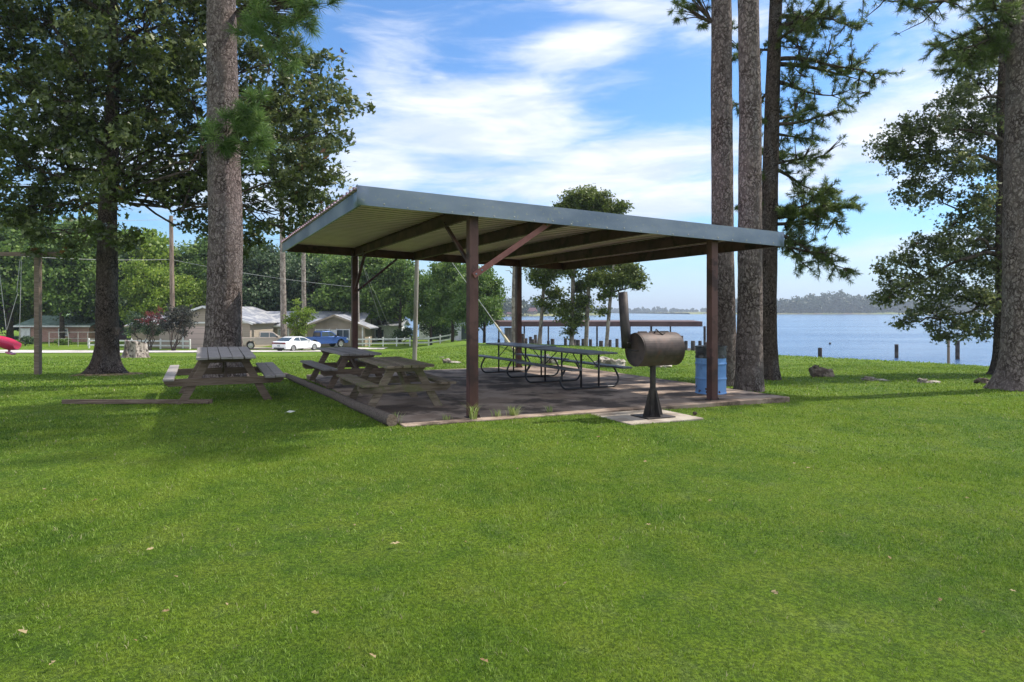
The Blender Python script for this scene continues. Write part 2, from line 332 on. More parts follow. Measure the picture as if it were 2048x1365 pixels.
# ---------------------------------------------------------------- terrain
SHORE = [(60, -60), (34, -20), (23, 8), (19.6, 22), (18.2, 27.5), (14.3, 36), (7.9, 48), (2, 53), (-2.5, 55), (-3, 72), (-4.5, 95), (-16, 118), (-45, 190), (-120, 420), (-330, 1500)]
WZ = -2.6
SP = np.array(SHORE, float)
def shore_sd(x, y):
    """signed distance to the shoreline, + on land"""
    x = np.asarray(x, float); y = np.asarray(y, float); best = np.full(x.shape, 1e9); sg = np.ones(x.shape)
    for (ax, ay), (bx, by) in zip(SP[:-1], SP[1:]):
        dx, dy = bx-ax, by-ay; tt = np.clip(((x-ax)*dx+(y-ay)*dy)/(dx*dx+dy*dy), 0, 1)
        d = np.hypot(x-ax-tt*dx, y-ay-tt*dy); s_ = np.sign(dx*(y-ay)-dy*(x-ax)); u = d < best-1e-9
        best = np.where(u, d, best); sg = np.where(u, s_, sg)
    return best*sg
def zg_np(x, y):
    x = np.asarray(x, float); y = np.asarray(y, float)
    k = np.clip((x+14)/12., 0, 1); k = k*k*(3-2*k); s_ = .043*(1-k)+.0205*k
    yy = np.maximum(0, y-12.5); yy = yy*yy/(yy+1.5)
    z = -.022-.017*np.clip(x-.5, 0, 7)-s_*yy
    z = -np.minimum(-z, 2.5)*1.0
    sdv = shore_sd(x, y)
    bank = np.clip((sdv-.2)/1.6, 0, 1); bank = bank*bank*(3-2*bank)
    out = np.where(sdv > 0, -3.0*(1-bank)+z*bank, np.maximum(-3.0+sdv*.25, -7.))
    return out
def zg(x, y): return float(zg_np(np.array([x]), np.array([y]))[0])
def at(px, py, Y): return Vector(((px-CX)*Y/F, Y, CAMZ-(py-HOR)*Y/F))
def gp(px, py):
    """where the sight line of this point of the view meets the ground"""
    k = (py-HOR)/F; Ys = np.linspace(2, 130, 6000); xs = (px-CX)*Ys/F
    h = CAMZ-k*Ys-zg_np(xs, Ys); i = np.argmax(h < 0) if (h < 0).any() else len(Ys)-1
    return Vector((xs[i], Ys[i], zg(xs[i], Ys[i])))
def gx(px, Y): x = (px-CX)*Y/F; return Vector((x, Y, zg(x, Y)))
cy_, sy_ = math.cos(YAW), math.sin(YAW); SX0, SY0 = -.601, 10.283
def uv(u, v, z=0.): return Vector((SX0+u*cy_-v*sy_, SY0+u*sy_+v*cy_, z))
def to_uv(x, y): dx, dy = x-SX0, y-SY0; return dx*cy_+dy*sy_, -dx*sy_+dy*cy_
def axis_nonuniform(lo, hi, core0, core1, fine, grow):
    a = list(np.arange(core0, core1+1e-6, fine)); st = fine
    while a[-1] < hi: st *= grow; a.append(a[-1]+st)
    st = fine; b = []; x = core0
    while x > lo: st *= grow; x -= st; b.append(x)
    return np.array(b[::-1]+a)
xs = axis_nonuniform(-9000, 9000, -26, 24, .5, 1.07); ys = axis_nonuniform(-300, 9000, -2, 60, .5, 1.06)
X, Y = np.meshgrid(xs, ys); Z = zg_np(X, Y)
Z += np.where(shore_sd(X, Y) > 3, np.where(Y > 22, .014, .005)*np.sin(X*1.3+Y*.7)*np.cos(Y*1.1-X*.4), 0)
nx, ny = len(xs), len(ys); idx = np.arange(nx*ny).reshape(ny, nx)
Fi = np.stack([idx[:-1, :-1], idx[:-1, 1:], idx[1:, 1:], idx[1:, :-1]], -1).reshape(-1, 4)
ground = npmesh('ground', np.stack([X, Y, Z], -1).reshape(-1, 3), np.full(len(Fi), 4), Fi, np.zeros(nx*ny), 'lawn')
ground.data.shade_smooth(); tag(ground, None, kind='structure')
wt = MB(); wt.add([(-9000, -200, WZ), (9000, -200, WZ), (9000, 9500, WZ), (-9000, 9500, WZ)], [(0, 1, 2, 3)]); tag(wt.build('water', 'water'), None, kind='structure')
# ---------------------------------------------------------------- grass
def grass():
    Vs = []; Vr = []; n = 0
    for y0, y1, dens, h, wd in [(2.0, 4.6, 11000, .021, .0031), (4.6, 8, 4600, .026, .0050), (8, 14, 1500, .031, .0090), (14, 26, 300, .045, .018), (26, 45, 60, .055, .034)]:
        N = int(dens*((y1**2-y0**2)*.82+(y1-y0)*2.4))
        yv = np.sqrt(rng.random(N)*(y1**2-y0**2)+y0**2); xv = (rng.random(N)*2-1)*(.82*yv+1.2)
        u, v = to_uv(xv, yv)
        ok = ~((u > -1.12) & (u < 6.27) & (v > -.27) & (v < 8.27)) & ~((u > 1.93) & (u < 3.22) & (v > -1.38) & (v < 0)) & (shore_sd(xv, yv) > .9)
        xv, yv = xv[ok], yv[ok]; N = len(xv); zv = zg_np(xv, yv)-.004
        a = rng.random(N)*2*np.pi; cl = (np.sin(xv*23.1+2.1*np.sin(yv*9.7))*np.sin(yv*19.3+1.7*np.sin(xv*13.1))*.5+.5); hh = h*(.35+.75*rng.random(N))*(.55+.8*cl); ww = wd*(.7+.6*rng.random(N)); ln = hh*(.25+.9*rng.random(N))
        b = rng.random(N)*2*np.pi
        sx_, sy2 = np.cos(a)*ww/2, np.sin(a)*ww/2; lx, ly = np.cos(b)*ln, np.sin(b)*ln
        P = np.stack([np.stack([xv-sx_, yv-sy2, zv], 1), np.stack([xv+sx_, yv+sy2, zv], 1),
                      np.stack([xv+sx_*.8+lx*.4, yv+sy2*.8+ly*.4, zv+hh*.65], 1), np.stack([xv-sx_*.8+lx*.4, yv-sy2*.8+ly*.4, zv+hh*.65], 1),
                      np.stack([xv+lx, yv+ly, zv+hh], 1)], 1)
        Vs.append(P.reshape(-1, 3)); Vr.append(np.repeat(np.clip(.75*rng.random(N)+.35*cl-.04, 0, 1), 5)); n += N
    V = np.concatenate(Vs); base = np.arange(n)[:, None]*5
    Fi = np.concatenate([base+np.array([[0, 1, 2, 3]]), base+np.array([[3, 2, 4]])], 1).ravel()
    fs = np.tile([4, 3], n)
    return tag(npmesh('grass', V, fs, Fi, np.concatenate(Vr), 'blade'), 'short mown green lawn grass around the picnic shelter', 'grass', kind='stuff')
grass()
# ================================================================ shelter slab
W_, D_, OL, OR_, OF_, OB_, H0, SL, DF = 4.70, 7.96, 1.776, 1.508, .254, -.036, 3.265, .030, .253
def uvbox(mb, u0, u1, v0, v1, z0, z1):
    return mb.box(uv((u0+u1)/2, (v0+v1)/2, (z0+z1)/2), (u1-u0, v1-v0, z1-z0), Matrix.Rotation(YAW, 3, 'Z'))
b = MB(); uvbox(b, -1.15, 6.32, -.3, 8.3, -.22, 0)
tag(b.build('concrete_slab', 'concrete', bevel=.012), 'large stained brown concrete slab under the metal picnic shelter', 'slab')
b = MB(); uvbox(b, 1.9, 3.25, -1.42, -.305, -.25, -.028)
tag(b.build('concrete_pad', 'pale_concrete', bevel=.012), 'small pale concrete pad under the barrel smoker', 'slab')
# ================================================================ shelter
sh = thing('picnic_shelter', 'open metal picnic shelter with sloping ribbed roof on reddish brown steel posts', 'shelter', uv(0, 0, 0), YAW)
def roofz(u): return H0-SL*u
PW = .145
for (u, v) in ((0, 0), (W_, 0), (W_, D_), (0, D_)):
    b = MB(); b.box((u, v, (roofz(u)-.03)/2), (PW, PW, roofz(u)-.03)); p = b.build('post', 'primer', sh, bevel=.008)
    f = MB(); f.box((u, v, .006), (.20, .17, .012))
    for i in (-1, 1): f.lathe([(0, .03), (.012, .03), (.012, 0)], 6, c=(u+i*.085, v-.06, .012))
    f.build('base_plate', 'dark_iron', p)
for u in (0, 1.57, 3.14, 4.71, W_+OR_-.05):       # beams front to back: channel shape
    b = MB(); z = roofz(u)-.045; v0, v1 = -OF_+.012, D_-.02
    uu = u if u else 0
    b.box((uu, (v0+v1)/2, z-.10), (.012, v1-v0, .20)); b.box((uu-.03, (v0+v1)/2, z-.006+.003), (.06, v1-v0-.004, .012)); b.box((uu-.03, (v0+v1)/2, z-.194-.009), (.06, v1-v0-.004, .012))
    b.build('beam', 'purlin', sh)
b = MB(); b.bar((-OL+.03, D_+.02, roofz(-OL)-.125), (W_+OR_-.02, D_+.02, roofz(W_+OR_)-.125), .05, .21); b.build('rear_beam', 'purlin', sh)
b = MB(); b.bar((-OL+.03, -OF_+.06, roofz(-OL)-.14), (W_+OR_-.02, -OF_+.06, roofz(W_+OR_)-.14), .05, .17); b.build('front_beam', 'purlin', sh)
# ribbed sheet: trapezoid ribs running along u
prof = []; v = -OF_+.004; pitch = .2286; V1 = D_+OB_+.10
while v < V1:
    prof += [(v, 0), (v+.075, 0), (v+.083, .016), (v+.098, .016), (v+.106, 0), (v+.158, 0), (v+.166, .040), (v+.202, .040), (v+.211, 0)]; v += pitch
prof = [(a, b_) for a, b_ in prof if a < V1]
vs = []; nU = 14
for i in range(nU+1):
    u = -OL-.045+(W_+OR_+OL+.05)*i/nU
    for a, hgt in prof: vs.append((u, a, roofz(u)-.028+hgt+.004*math.sin(i*1.7+a)*(0 if i in (0, nU) else 1)))
n = len(prof); b = MB(); b.add(vs, [(i*n+k, (i+1)*n+k, (i+1)*n+k+1, i*n+k+1) for i in range(nU) for k in range(n-1)])
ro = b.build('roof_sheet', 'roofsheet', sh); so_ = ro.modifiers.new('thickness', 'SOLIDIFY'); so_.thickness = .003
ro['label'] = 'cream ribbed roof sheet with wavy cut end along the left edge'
def fascia(p0, p1, h, nseg, out, label, lip=.03):
    # folded trim with slight buckles: outer face plus bottom lip
    p0, p1, out = Vector(p0), Vector(p1), Vector(out); vs = []; rr = random.Random(3)
    for i in range(nseg+1):
        p = p0.lerp(p1, i/nseg); w1 = (rr.random()-.5)*.010; w2 = (rr.random()-.5)*.012
        vs += [p-out*.05, p+Vector((0, 0, .0))+out*w1*.3, p-Vector((0, 0, h*.5))+out*w1, p-Vector((0, 0, h))+out*w2*.5, p-Vector((0, 0, h))-out*(lip-w2)]
    b = MB(); b.add(vs, [(i*5+k, (i+1)*5+k, (i+1)*5+k+1, i*5+k+1) for i in range(nseg) for k in range(4)])
    o = b.build('fascia', 'galv', sh, smooth=2); s_ = o.modifiers.new('t', 'SOLIDIFY'); s_.thickness = .002; o['label'] = label
    return o
uL, uR, vF, vB = -OL, W_+OR_, -OF_, D_+OB_
fr = fascia((uL-.03, vF, roofz(uL)+.012), (uR+.01, vF, roofz(uR)+.012), DF+.01, 44, (0, -1, 0), 'long blue grey galvanised front fascia speckled with lichen')
fascia((uL, vB+.05, roofz(uL)-.045), (uL, vF+.01, roofz(uL)-.045), DF-.04, 20, (-1, 0, 0), 'galvanised fascia along the left end')
fascia((uR, vF+.02, roofz(uR)+.004), (uR, vB+.05, roofz(uR)+.004), DF-.01, 20, (1, 0, 0), 'galvanised fascia along the right end')
b = MB()
for i in range(24):
    u = uL+.35+i*.335; z = roofz(u)-.21-.02*(i % 2)
    b.lathe([(0, .012), (.009, .010), (.014, 0)], 8, Matrix.Rotation(math.pi/2, 3, 'X'), (u, vF-.001, z)); 
b.build('screw', 'rope', fr)['kind'] = 'stuff'
def brace(p0, p1, w_, h_, m_, up=(0, 0, 1)):
    b = MB(); b.bar(p0, p1, w_, h_, up); o = b.build('brace', m_, sh, bevel=.003)
    d = (Vector(p1)-Vector(p0)).normalized()
    for s_ in (.05, .16): 
        for q, sg in ((Vector(p0), 1), (Vector(p1), -1)): c = MB(); c.lathe([(0, .012), (.012, .008), (.016, 0)], 8, Matrix.Rotation(math.pi/2, 3, 'X'), q+d*s_*sg+Vector((0, -w_/2, 0))); c.build('bolt', 'galv', o)
    return o
brace((-.02, -PW/2-.02, 2.14), (1.36, -.10, 3.06), .03, .085, 'salmon')['label'] = 'salmon red diagonal brace bolted to the front of the near post'
brace((-.01, PW/2, 2.32), (-.01, 1.2, 3.08), .05, .05, 'primer')
brace((0, D_-PW/2, 2.15), (0, D_-1.15, 3.05), .06, .06, 'purlin')
brace((PW/2, D_, 2.14), (1.12, D_, 3.0), .05, .05, 'purlin')
b = MB(); b.lathe([(0, 0), (.07, 0), (.075, -.03), (.055, -.09), (0, -.10)], 18, c=(.12, D_-.35, 2.97)); b.build('lamp_fixture', 'white', sh, smooth=True)
# ================================================================ wooden picnic tables
def picnic_table(label, loc, rz, L, Wt, Lspan, wood, nplank, H=.73, bw=1.62, tilt=0., legm=None, seed=1, offs=(0, 0, 0, 0)):
    rr = random.Random(seed); t_ = thing('picnic_table', label, 'picnic table', loc, rz, None); t_.rotation_euler.x = tilt; legm = legm or wood
    pw = Wt/nplank; th = .042      # local: x across, y along the length
    b = MB()
    for i in range(nplank):
        b.var = rr.random(); e0 = -L/2+rr.uniform(-.02, .02); e1 = L/2+rr.uniform(-.03, .03); dz = rr.uniform(-.004, .004)
        b.box((-Wt/2+pw*(i+.5), (e0+e1)/2, H-th/2+dz), (pw-.010-rr.random()*.006, e1-e0, th), Matrix.Rotation(rr.uniform(-.004, .004), 3, 'Z'))
    b.build('tabletop', wood, t_, bevel=.005)
    SH = H*.60; nb = 2; bp = pw if pw < .16 else pw*.92
    for s_ in (-1, 1):
        b = MB(); k = 1 if (nplank == 5 and Wt > .9 and s_ < 0) else 2
        for j in range(k):
            b.var = rr.random(); x = s_*(bw/2-.02-bp*(j+.5)); dy = rr.uniform(-.03, .03)
            b.box((x, dy, SH-.02), (bp-.010, L, .042), Matrix.Rotation(rr.uniform(-.006, .006), 3, 'Z'))
        b.build('bench', wood, t_, bevel=.005)
    for e in (-1, 1):
        y = e*Lspan/2
        b = MB(); b.var = rr.random(); b.prism([(-Wt/2+.03, H-th-.002), (Wt/2-.03, H-th-.002), (Wt/2-.10, H-th-.09), (-Wt/2+.10, H-th-.09)], y-.02, y+.02); b.build('top_cleat', legm, t_, bevel=.004)
        b = MB(); b.var = rr.random(); zz = SH-.045; hh = .13
        b.prism([(-bw/2+.02, zz), (bw/2-.02, zz), (bw/2-.02, zz-.07), (bw/2-.09, zz-hh), (-bw/2+.09, zz-hh), (-bw/2+.02, zz-.07)], y-e*-.002+e*.0, y+e*.04); b.build('seat_beam', legm, t_, bevel=.004)
        for s_ in (-1, 1):
            b = MB(); b.var = rr.random(); x1 = s_*(Wt/2-.20); x0 = s_*(bw*.365); 
            b.prism([(x1-.075, H-th-.004), (x1+.075, H-th-.004), (x0+.075, .0), (x0-.075, .0)], y-e*.045, y-e*.005); b.build('leg', legm, t_, bevel=.004)
    for e in (-1, 1):
        b = MB(); b.var = rr.random(); b.bar((0, e*(Lspan/2-.06), SH-.10), (0, e*.25, H-th-.02), .04, .09); b.build('brace', legm, t_, bevel=.003)
    return t_
# direction of the tables: length runs along the shelter's depth
p = uv(0, 0)
def base_on_slab(px0, py0, px1, py1):   # midpoint of the two near feet on the slab top
    q = []
    for px, py in ((px0, py0), (px1, py1)): Yq = CAMZ*F/(py-HOR); q.append(Vector(((px-CX)*Yq/F, Yq, 0)))
    return (q[0]+q[1])/2
TA = YAW-.01
d2 = Vector((-math.sin(TA), math.cos(TA), 0))
m2 = base_on_slab(745, 821, 872, 812); L2s = 1.45
picnic_table('mossy greenish wooden picnic table on the slab, nearest to the log edging', m2+d2*(L2s/2), TA, 2.15, .80, L2s, 'moss_wood', 6, H=.735, seed=4)
m3 = base_on_slab(661, 778, 770, 772); TA3 = YAW+.03; d3 = Vector((-math.sin(TA3), math.cos(TA3), 0))
picnic_table('long dark grey wooden picnic table behind the mossy one on the slab', m3+d3*(1.0), TA3, 2.75, .82, 1.95, 'grey_wood', 6, H=.735, legm='brown_wood', seed=8)
q = gp(452, 806); TA1 = YAW-.02; d1 = Vector((-math.sin(TA1), math.cos(TA1), 0))
picnic_table('weathered wooden picnic table standing on the grass at the foot of the large pine', Vector((q.x, q.y, q.z-.01))+d1*.95, TA1, 2.55, .97, 1.75, 'grey_wood', 5, H=.875, bw=2.02, tilt=.022, legm='brown_wood', seed=12)
# ================================================================ metal tables
def metal_table(label, c, rz):
    t_ = thing('metal_picnic_table', label, 'picnic table', c, rz)
    L, Wd, H, bwid, boff, SH = 2.4, .76, .75, .25, .62, .44
    def slab(w0, l0, x, z):
        b = MB(); b.box((x, 0, z), (w0, l0, .035)); return b
    slab(Wd, L, 0, H).build('tabletop', 'tabletop', t_, bevel=.014)
    for s_ in (-1, 1): slab(bwid, L, s_*boff, SH).build('bench', 'tabletop', t_, bevel=.014)
    for e in (-1, 1):
        y = e*.74; b = MB(); pts = []
        # skid frame: bench bracket, outward bow, floor run, bow up
        for s_ in (-1,):
            pts = [(-boff+.02, SH-.02), (-boff-.02, SH-.07), (-boff-.10, SH-.22), (-boff-.09, .12), (-boff-.02, .04), (-boff+.10, .02), (0, .02), (boff-.10, .02), (boff+.02, .04), (boff+.09, .12), (boff+.10, SH-.22), (boff+.02, SH-.07), (boff-.02, SH-.02)]
        # smooth the bend
        P = [Vector((a, y, z)) for a, z in pts]; Q = []
        for i in range(len(P)-1):
            p0 = P[max(i-1, 0)]; p1 = P[i]; p2 = P[i+1]; p3 = P[min(i+2, len(P)-1)]
            for k in range(5):
                tt = k/5; Q.append(.5*((2*p1)+(p2-p0)*tt+(2*p0-5*p1+4*p2-p3)*tt*tt+(3*p1-p0-3*p2+p3)*tt**3))
        Q.append(P[-1]); b.tube(Q, .021, 10); b.build('skid_frame', 'tube', t_, smooth=True)
        for s_ in (-1, 1):
            b = MB(); b.tube([(s_*.22, y, .03), (s_*.22, y, H-.02)], .021, 10); b.build('leg', 'tube', t_, smooth=True)
            b = MB(); b.tube([(s_*.22, y, .42), (s_*.16, y-e*.42, H-.03)], .011, 8); b.build('brace', 'tube', t_, smooth=True)
    return t_
mc = Vector((1.286, 14.8, 0)); metal_table('grey coated metal picnic table with tubular frame, nearer the smoker', mc, YAW+.03)
mc2 = mc+Vector((-1.10, 2.5, 0)); metal_table('grey coated metal picnic table by the rear right shelter post', mc2, YAW+.03)
# ================================================================ smoker
gq = Vector((2.19, 10.55, -.028)); GR = YAW
sm = thing('barrel_smoker', 'dark rusty barrel smoker grill with leaning chimney on a pedestal', 'smoker', gq, GR)
b = MB(); b.box((0, 0, .008), (.52, .46, .016)); b.build('base_plate', 'dark_iron', sm, bevel=.003)
b = MB(); b.tube([(0, 0, .01), (0, 0, .84)], .046, 16); b.tube([(0, 0, .01), (0, 0, .43)], .06, 16); b.build('pedestal', 'dark_iron', sm, smooth=2)
for k in range(4):
    R = Matrix.Rotation(math.pi/2*k, 3, 'Z'); b = MB(); b.prism([(.04, .017), (.19, .017), (.075, .40), (.04, .40)], -.006, .006, R); b.build('gusset', 'dark_iron', sm)
BL, BR, BZ = .75, .258, 1.045; RX = Matrix.Rotation(math.pi/2, 3, 'Y')
b = MB(); b.lathe([(BR-.03, -BL/2+.012), (BR-.004, -BL/2+.012), (BR-.001, -BL/2-.008), (BR, -BL/2+.004), (BR, -BL/2+.015), (BR, -.006), (BR-.004, 0), (BR, .006), (BR, BL/2-.015), (BR+.003, BL/2+.004), (BR-.004, BL/2), (0, BL/2-.005)], 56, RX, (.04, 0, BZ)); b.build('barrel', 'iron', sm, smooth=2)
b = MB(); b.lathe([(0, -BL/2+.022), (BR*.6, -BL/2+.024), (BR-.004, -BL/2+.016)], 40, RX, (.04, 0, BZ)); o = b.build('end_cap', 'iron', sm, smooth=2)
h_ = MB(); h_.tube([(-BL/2+.03, -.10, BZ-.01), (-BL/2-.04, -.10, BZ-.01), (-BL/2-.04, .06, BZ-.01), (-BL/2+.03, .06, BZ-.01)], .008, 8); h_.build('handle', 'dark_iron', o, smooth=True)
h_ = MB(); h_.tube([(-BL/2+.03, .05, BZ+.12), (-BL/2-.10, .02, BZ+.10)], .01, 8); h_.build('damper', 'dark_iron', o)
b = MB()      # curved lid skin on the upper front
for i in range(15):
    a0 = math.radians(-18+i*8.5); a1 = math.radians(-18+(i+1)*8.5)
    for r0, r1 in ((BR+.002, BR+.006),):
        f = lambda a, r: (-math.cos(a)*r, BZ+math.sin(a)*r)
        y0, z0 = f(a0, r1); y1, z1 = f(a1, r1); b.add([(-.32, y0, z0), (.38, y0, z0), (.38, y1, z1), (-.32, y1, z1)], [(0, 1, 2, 3)])
o = b.build('lid', 'iron', sm, smooth=True)
h_ = MB(); h_.tube([(-.02, -.07, BZ+BR), (-.02, -.10, BZ+BR+.055), (.08, -.135, BZ+BR-.03), (.16, -.09, BZ+BR)], .012, 8); h_.build('handle', 'dark_iron', o, smooth=True)
for x0, x1 in ((-.28, -.12), (-.06, .12), (.14, .30)):
    b = MB(); b.tube([(x0, .0, BZ+BR+.012), (x1, .0, BZ+BR+.012)], .013, 8); b.box(((x0+x1)/2, 0, BZ+BR+.004), (x1-x0, .05, .008)); b.build('hinge', 'dark_iron', sm)
b = MB(); b.tube([(-BL/2-.04, .12, BZ+.02), (-BL/2-.055, .12, BZ+.25), (-BL/2-.12, .10, 1.93)], .072, 24, caps=False); b.tube([(-BL/2-.0, .12, BZ+.08), (-BL/2-.03, .12, BZ+.08)], .05, 12)
ch = b.build('chimney', 'dark_iron', sm, smooth=True); s_ = ch.modifiers.new('t', 'SOLIDIFY'); s_.thickness = .004
# ================================================================ drum
dq = Vector((3.92, 13.38, 0))
dr = thing('oil_drum', 'faded blue oil drum litter bin with black collar behind the right post', 'drum', dq, .3)
b = MB(); pr = [(0, 0.004), (.275, .004), (.30, 0), (.303, .018), (.292, .03)]
for zc in (.295, .585): pr += [(.292, zc-.05), (.294, zc-.022), (.306, zc), (.294, zc+.022), (.292, zc+.05)]
pr += [(.292, .70)]; b.lathe(pr, 48); b.build('drum_body', 'drum_blue', dr, smooth=2)
b = MB(); rr = random.Random(5)
pr = [(.296, .695), (.300, .72), (.288, .76), (.302, .80), (.290, .84), (.298, .87), (.292, .90), (.312, .905), (.312, .925), (.29, .925), (.28, .88), (.27, .5)]
b.lathe(pr, 48); b.v = [(x*(1+.012*math.sin(9*math.atan2(y, x)+z*40)), y*(1+.012*math.sin(7*math.atan2(y, x)+z*33)), z) for x, y, z in b.v]; b.build('collar', 'drum_black', dr, smooth=2)
b = MB()
for k in range(26):
    a = rr.random()*6.28; z = abs(rr.gauss(0, .1))+.03; s_ = .01+rr.random()*.02; R = Matrix.Rotation(a, 3, 'Z')
    b.add([R @ Vector((.2945, s_*math.cos(j*1.05)*(.6+rr.random()*.6), z+s_*1.4*math.sin(j*1.05)*(.6+rr.random()*.6))) for j in range(6)], [tuple(range(6))])
b.build('rust_patch', 'rust', dr)['kind'] = 'stuff'
# ================================================================ log edging, board
def knobbly(mb, p0, p1, r0, r1, nseg=26, n=14, amp=.12, seed=0, bow=.0):
    p0, p1 = Vector(p0), Vector(p1); pts = []; rs = []
    for i in range(nseg+1):
        tt = i/nseg; q_ = p0.lerp(p1, tt); q_ += Vector((mn.noise((tt*5, seed, 0)), mn.noise((tt*5, seed, 9)), mn.noise((tt*6, seed, 5))*.4))*.03
        pts.append(q_); rs.append((r0+(r1-r0)*tt)*(1+amp*mn.noise((tt*11, seed, 3))))
    mb.tube(pts, rs, n)
b = MB(); pA = Vector((-1.70, 9.62, 0)); pB = Vector((-5.78, 17.3, 0)); pA.z = zg(pA.x, pA.y)+.075; pB.z = zg(pB.x, pB.y)+.10
lg = thing('log_edging', 'long old round log lying along the left edge of the slab', 'log', pA)
b.var = .2; knobbly(b, (0, 0, 0), pB-pA, .088, .065, 60, 16, .10, 2); b.build('log_body', 'log', lg, smooth=2)
b = MB(); d = (pB-pA).normalized(); a_ = d.cross(Vector((0, 0, 1))).normalized(); u_ = a_.cross(d)
b.add([d*-.003+(a_*math.cos(k*.393)+u_*math.sin(k*.393))*.082 for k in range(16)], [tuple(range(16))]); b.build('cut_end', 'brown_wood', lg)
qa, qb = gp(125, 809), gp(425, 808); b = MB(); b.var = .3; b.bar((qa.x, qa.y, qa.z+.045), (qb.x, qb.y, qb.z+.04), .05, .075); b.bar((qa.x+.3, qa.y-.04, qa.z+.03), (qb.x-.05, qb.y-.04, qb.z+.03), .03, .04)
tag(b.build('wooden_board', 'brown_wood', bevel=.004), 'long thin weathered board lying on the grass in front of the left picnic table', 'board')
# ================================================================ rocks
def rock(px, py, wpx, hpx, label, m_='rock', seed=0, pieces=1, group=None, depth=.7):
    q_ = gp(px, py); k = q_.y/F; wm, hm = wpx*k, hpx*k; rr = random.Random(seed); b = MB()
    for pi_ in range(pieces):
        cx = 0 if pieces == 1 else (pi_/(pieces-1)-.5)*wm*.55; ww = wm/2 if pieces == 1 else wm*rr.uniform(.24, .36); hh = hm*(1 if pi_ == 0 else rr.uniform(.45, .9))
        N1, N2 = 20, 12; vs = []
        for i in range(N2+1):
            th = math.pi*i/N2
            for j in range(N1):
                ph = 2*math.pi*j/N1; dd = Vector((math.sin(th)*math.cos(ph), math.sin(th)*math.sin(ph), math.cos(th)))
                r_ = 1+.45*mn.noise(dd*1.3+Vector((seed*3.1+pi_, 0, 0)))+.28*mn.noise(dd*3.3+Vector((seed, pi_, 0)))+.10*mn.noise(dd*8+Vector((seed, pi_, 2)))
                r_ = r_ - .12*(mn.cell(dd*2.4+Vector((seed, 0, 0))))
                vs.append((cx+dd.x*ww*r_, dd.y*ww*depth*r_, max(-.06, dd.z*hh*.62*r_+hh*.36)))
        fs = [(i*N1+j, (i+1)*N1+j, (i+1)*N1+(j+1) % N1, i*N1+(j+1) % N1) for i in range(N2) for j in range(N1)]
        b.add(vs, fs)
    return tag(b.build('rock', m_, loc=(q_.x, q_.y+wm*.2, q_.z-.02), smooth=2), label, 'rock', group)
rock(1648, 755, 46, 25, 'brown lumpy boulder on the lawn, the tallest rock to the right of the pines', 'dark_rock', 1, 3)
rock(1755, 762, 40, 9, 'flat pale rock in the lawn, first to the right of the tall brown boulder', 'rock', 2, 2)
rock(1861, 767, 40, 11, 'flat grey rock in the lawn, second to the right of the tall brown boulder', 'rock', 3, 2)
rock(1971, 768, 28, 13, 'rounded grey rock beside the foot of the big pine at the right edge', 'dark_rock', 4)
rock(1222, 736, 52, 23, 'large pale jagged rock behind the metal picnic tables', 'rock', 5, 3)
rock(1100, 729, 26, 20, 'pale rock seen under the far metal picnic table', 'rock', 6, 2)
rock(1322, 736, 44, 12, 'flat whitish rock on the grass behind the barrel smoker', 'rock', 7, 3)
rock(901, 727, 32, 10, 'pale broken rock on the grass behind the shelter, left of the near post', 'rock', 8, 3)
rock(884, 716, 8, 3, 'tiny pale stone just left of the broken rock behind the shelter', 'rock', 9)
rock(1969, 723, 18, 10, 'angular grey shore rock left of its twin near the right pine', 'rock', 10)
rock(1984, 725, 22, 11, 'angular grey shore rock touching the trunk of the right pine in the view', 'rock', 11)
rock(1932, 722, 14, 4, 'low dark stone at the water edge left of the two shore rocks', 'dark_rock', 12)
rock(1372, 692, 26, 6, 'low pale rocks at the shore between the drum and the smoker', 'rock', 13, 3)
rock(1208, 691, 14, 5, 'small pale stone on the shore under the smoker chimney', 'rock', 14)
# ================================================================ weeds and dead leaves
def tuft(px, py, hpx, nb, sp, label, seed, zz=None):
    q_ = gp(px, py) ; rr = random.Random(seed); b = MB(); k = q_.y/F
    for i in range(nb):
        a = rr.random()*6.28; hh = hpx*k*rr.uniform(.5, 1); l = hh*rr.uniform(.2, sp); w_ = .006; b.var = rr.random()
        bx, by = rr.gauss(0, .03), rr.gauss(0, .02); px_, py_ = math.cos(a+1.57)*w_, math.sin(a+1.57)*w_; c_, s_ = math.cos(a), math.sin(a)
        b.add([(bx-px_, by-py_, -.02), (bx+px_, by+py_, -.02), (bx+c_*l*.35+px_*.8, by+s_*l*.35+py_*.8, hh*.65), (bx+c_*l*.35-px_*.8, by+s_*l*.35-py_*.8, hh*.65), (bx+c_*l, by+s_*l, hh)], [(0, 1, 2, 3), (3, 2, 4)])
    return tag(b.build('grass_tuft', 'weed', loc=q_), label, 'weed')
tuft(944, 842, 40, 40, .9, 'tall grass weed growing at the foot of the near shelter post', 1)
tuft(994, 836, 20, 22, .9, 'short grass weed at the slab edge between two taller ones', 2)
tuft(1028, 834, 26, 60, 1.4, 'spreading pale grass weed at the middle of the slab front edge', 3)
tuft(1096, 827, 18, 30, 1.3, 'small grass weed at the slab edge left of the smoker', 4)
tuft(790, 850, 28, 24, .8, 'grass weed at the cut end of the log', 5)
tuft(893, 843, 16, 18, .8, 'small grass weed on the slab edge left of the near post', 6)
tuft(340, 697, 12, 50, 1.2, 'dark grass growing round the foot of the brown utility pole', 7)
LP = [(45, 1280), (105, 1345), (790, 1098), (745, 1330), (968, 1338), (1550, 1200), (65, 818), (1880, 1215), (300, 1110), (1290, 930), (1840, 985), (630, 1240), (1420, 1010), (1130, 1180), (520, 935), (190, 1010)]
_r = random.Random(21); LP += [(_r.uniform(20, 2030), 860+480*_r.random()**1.2) for _ in range(22)]
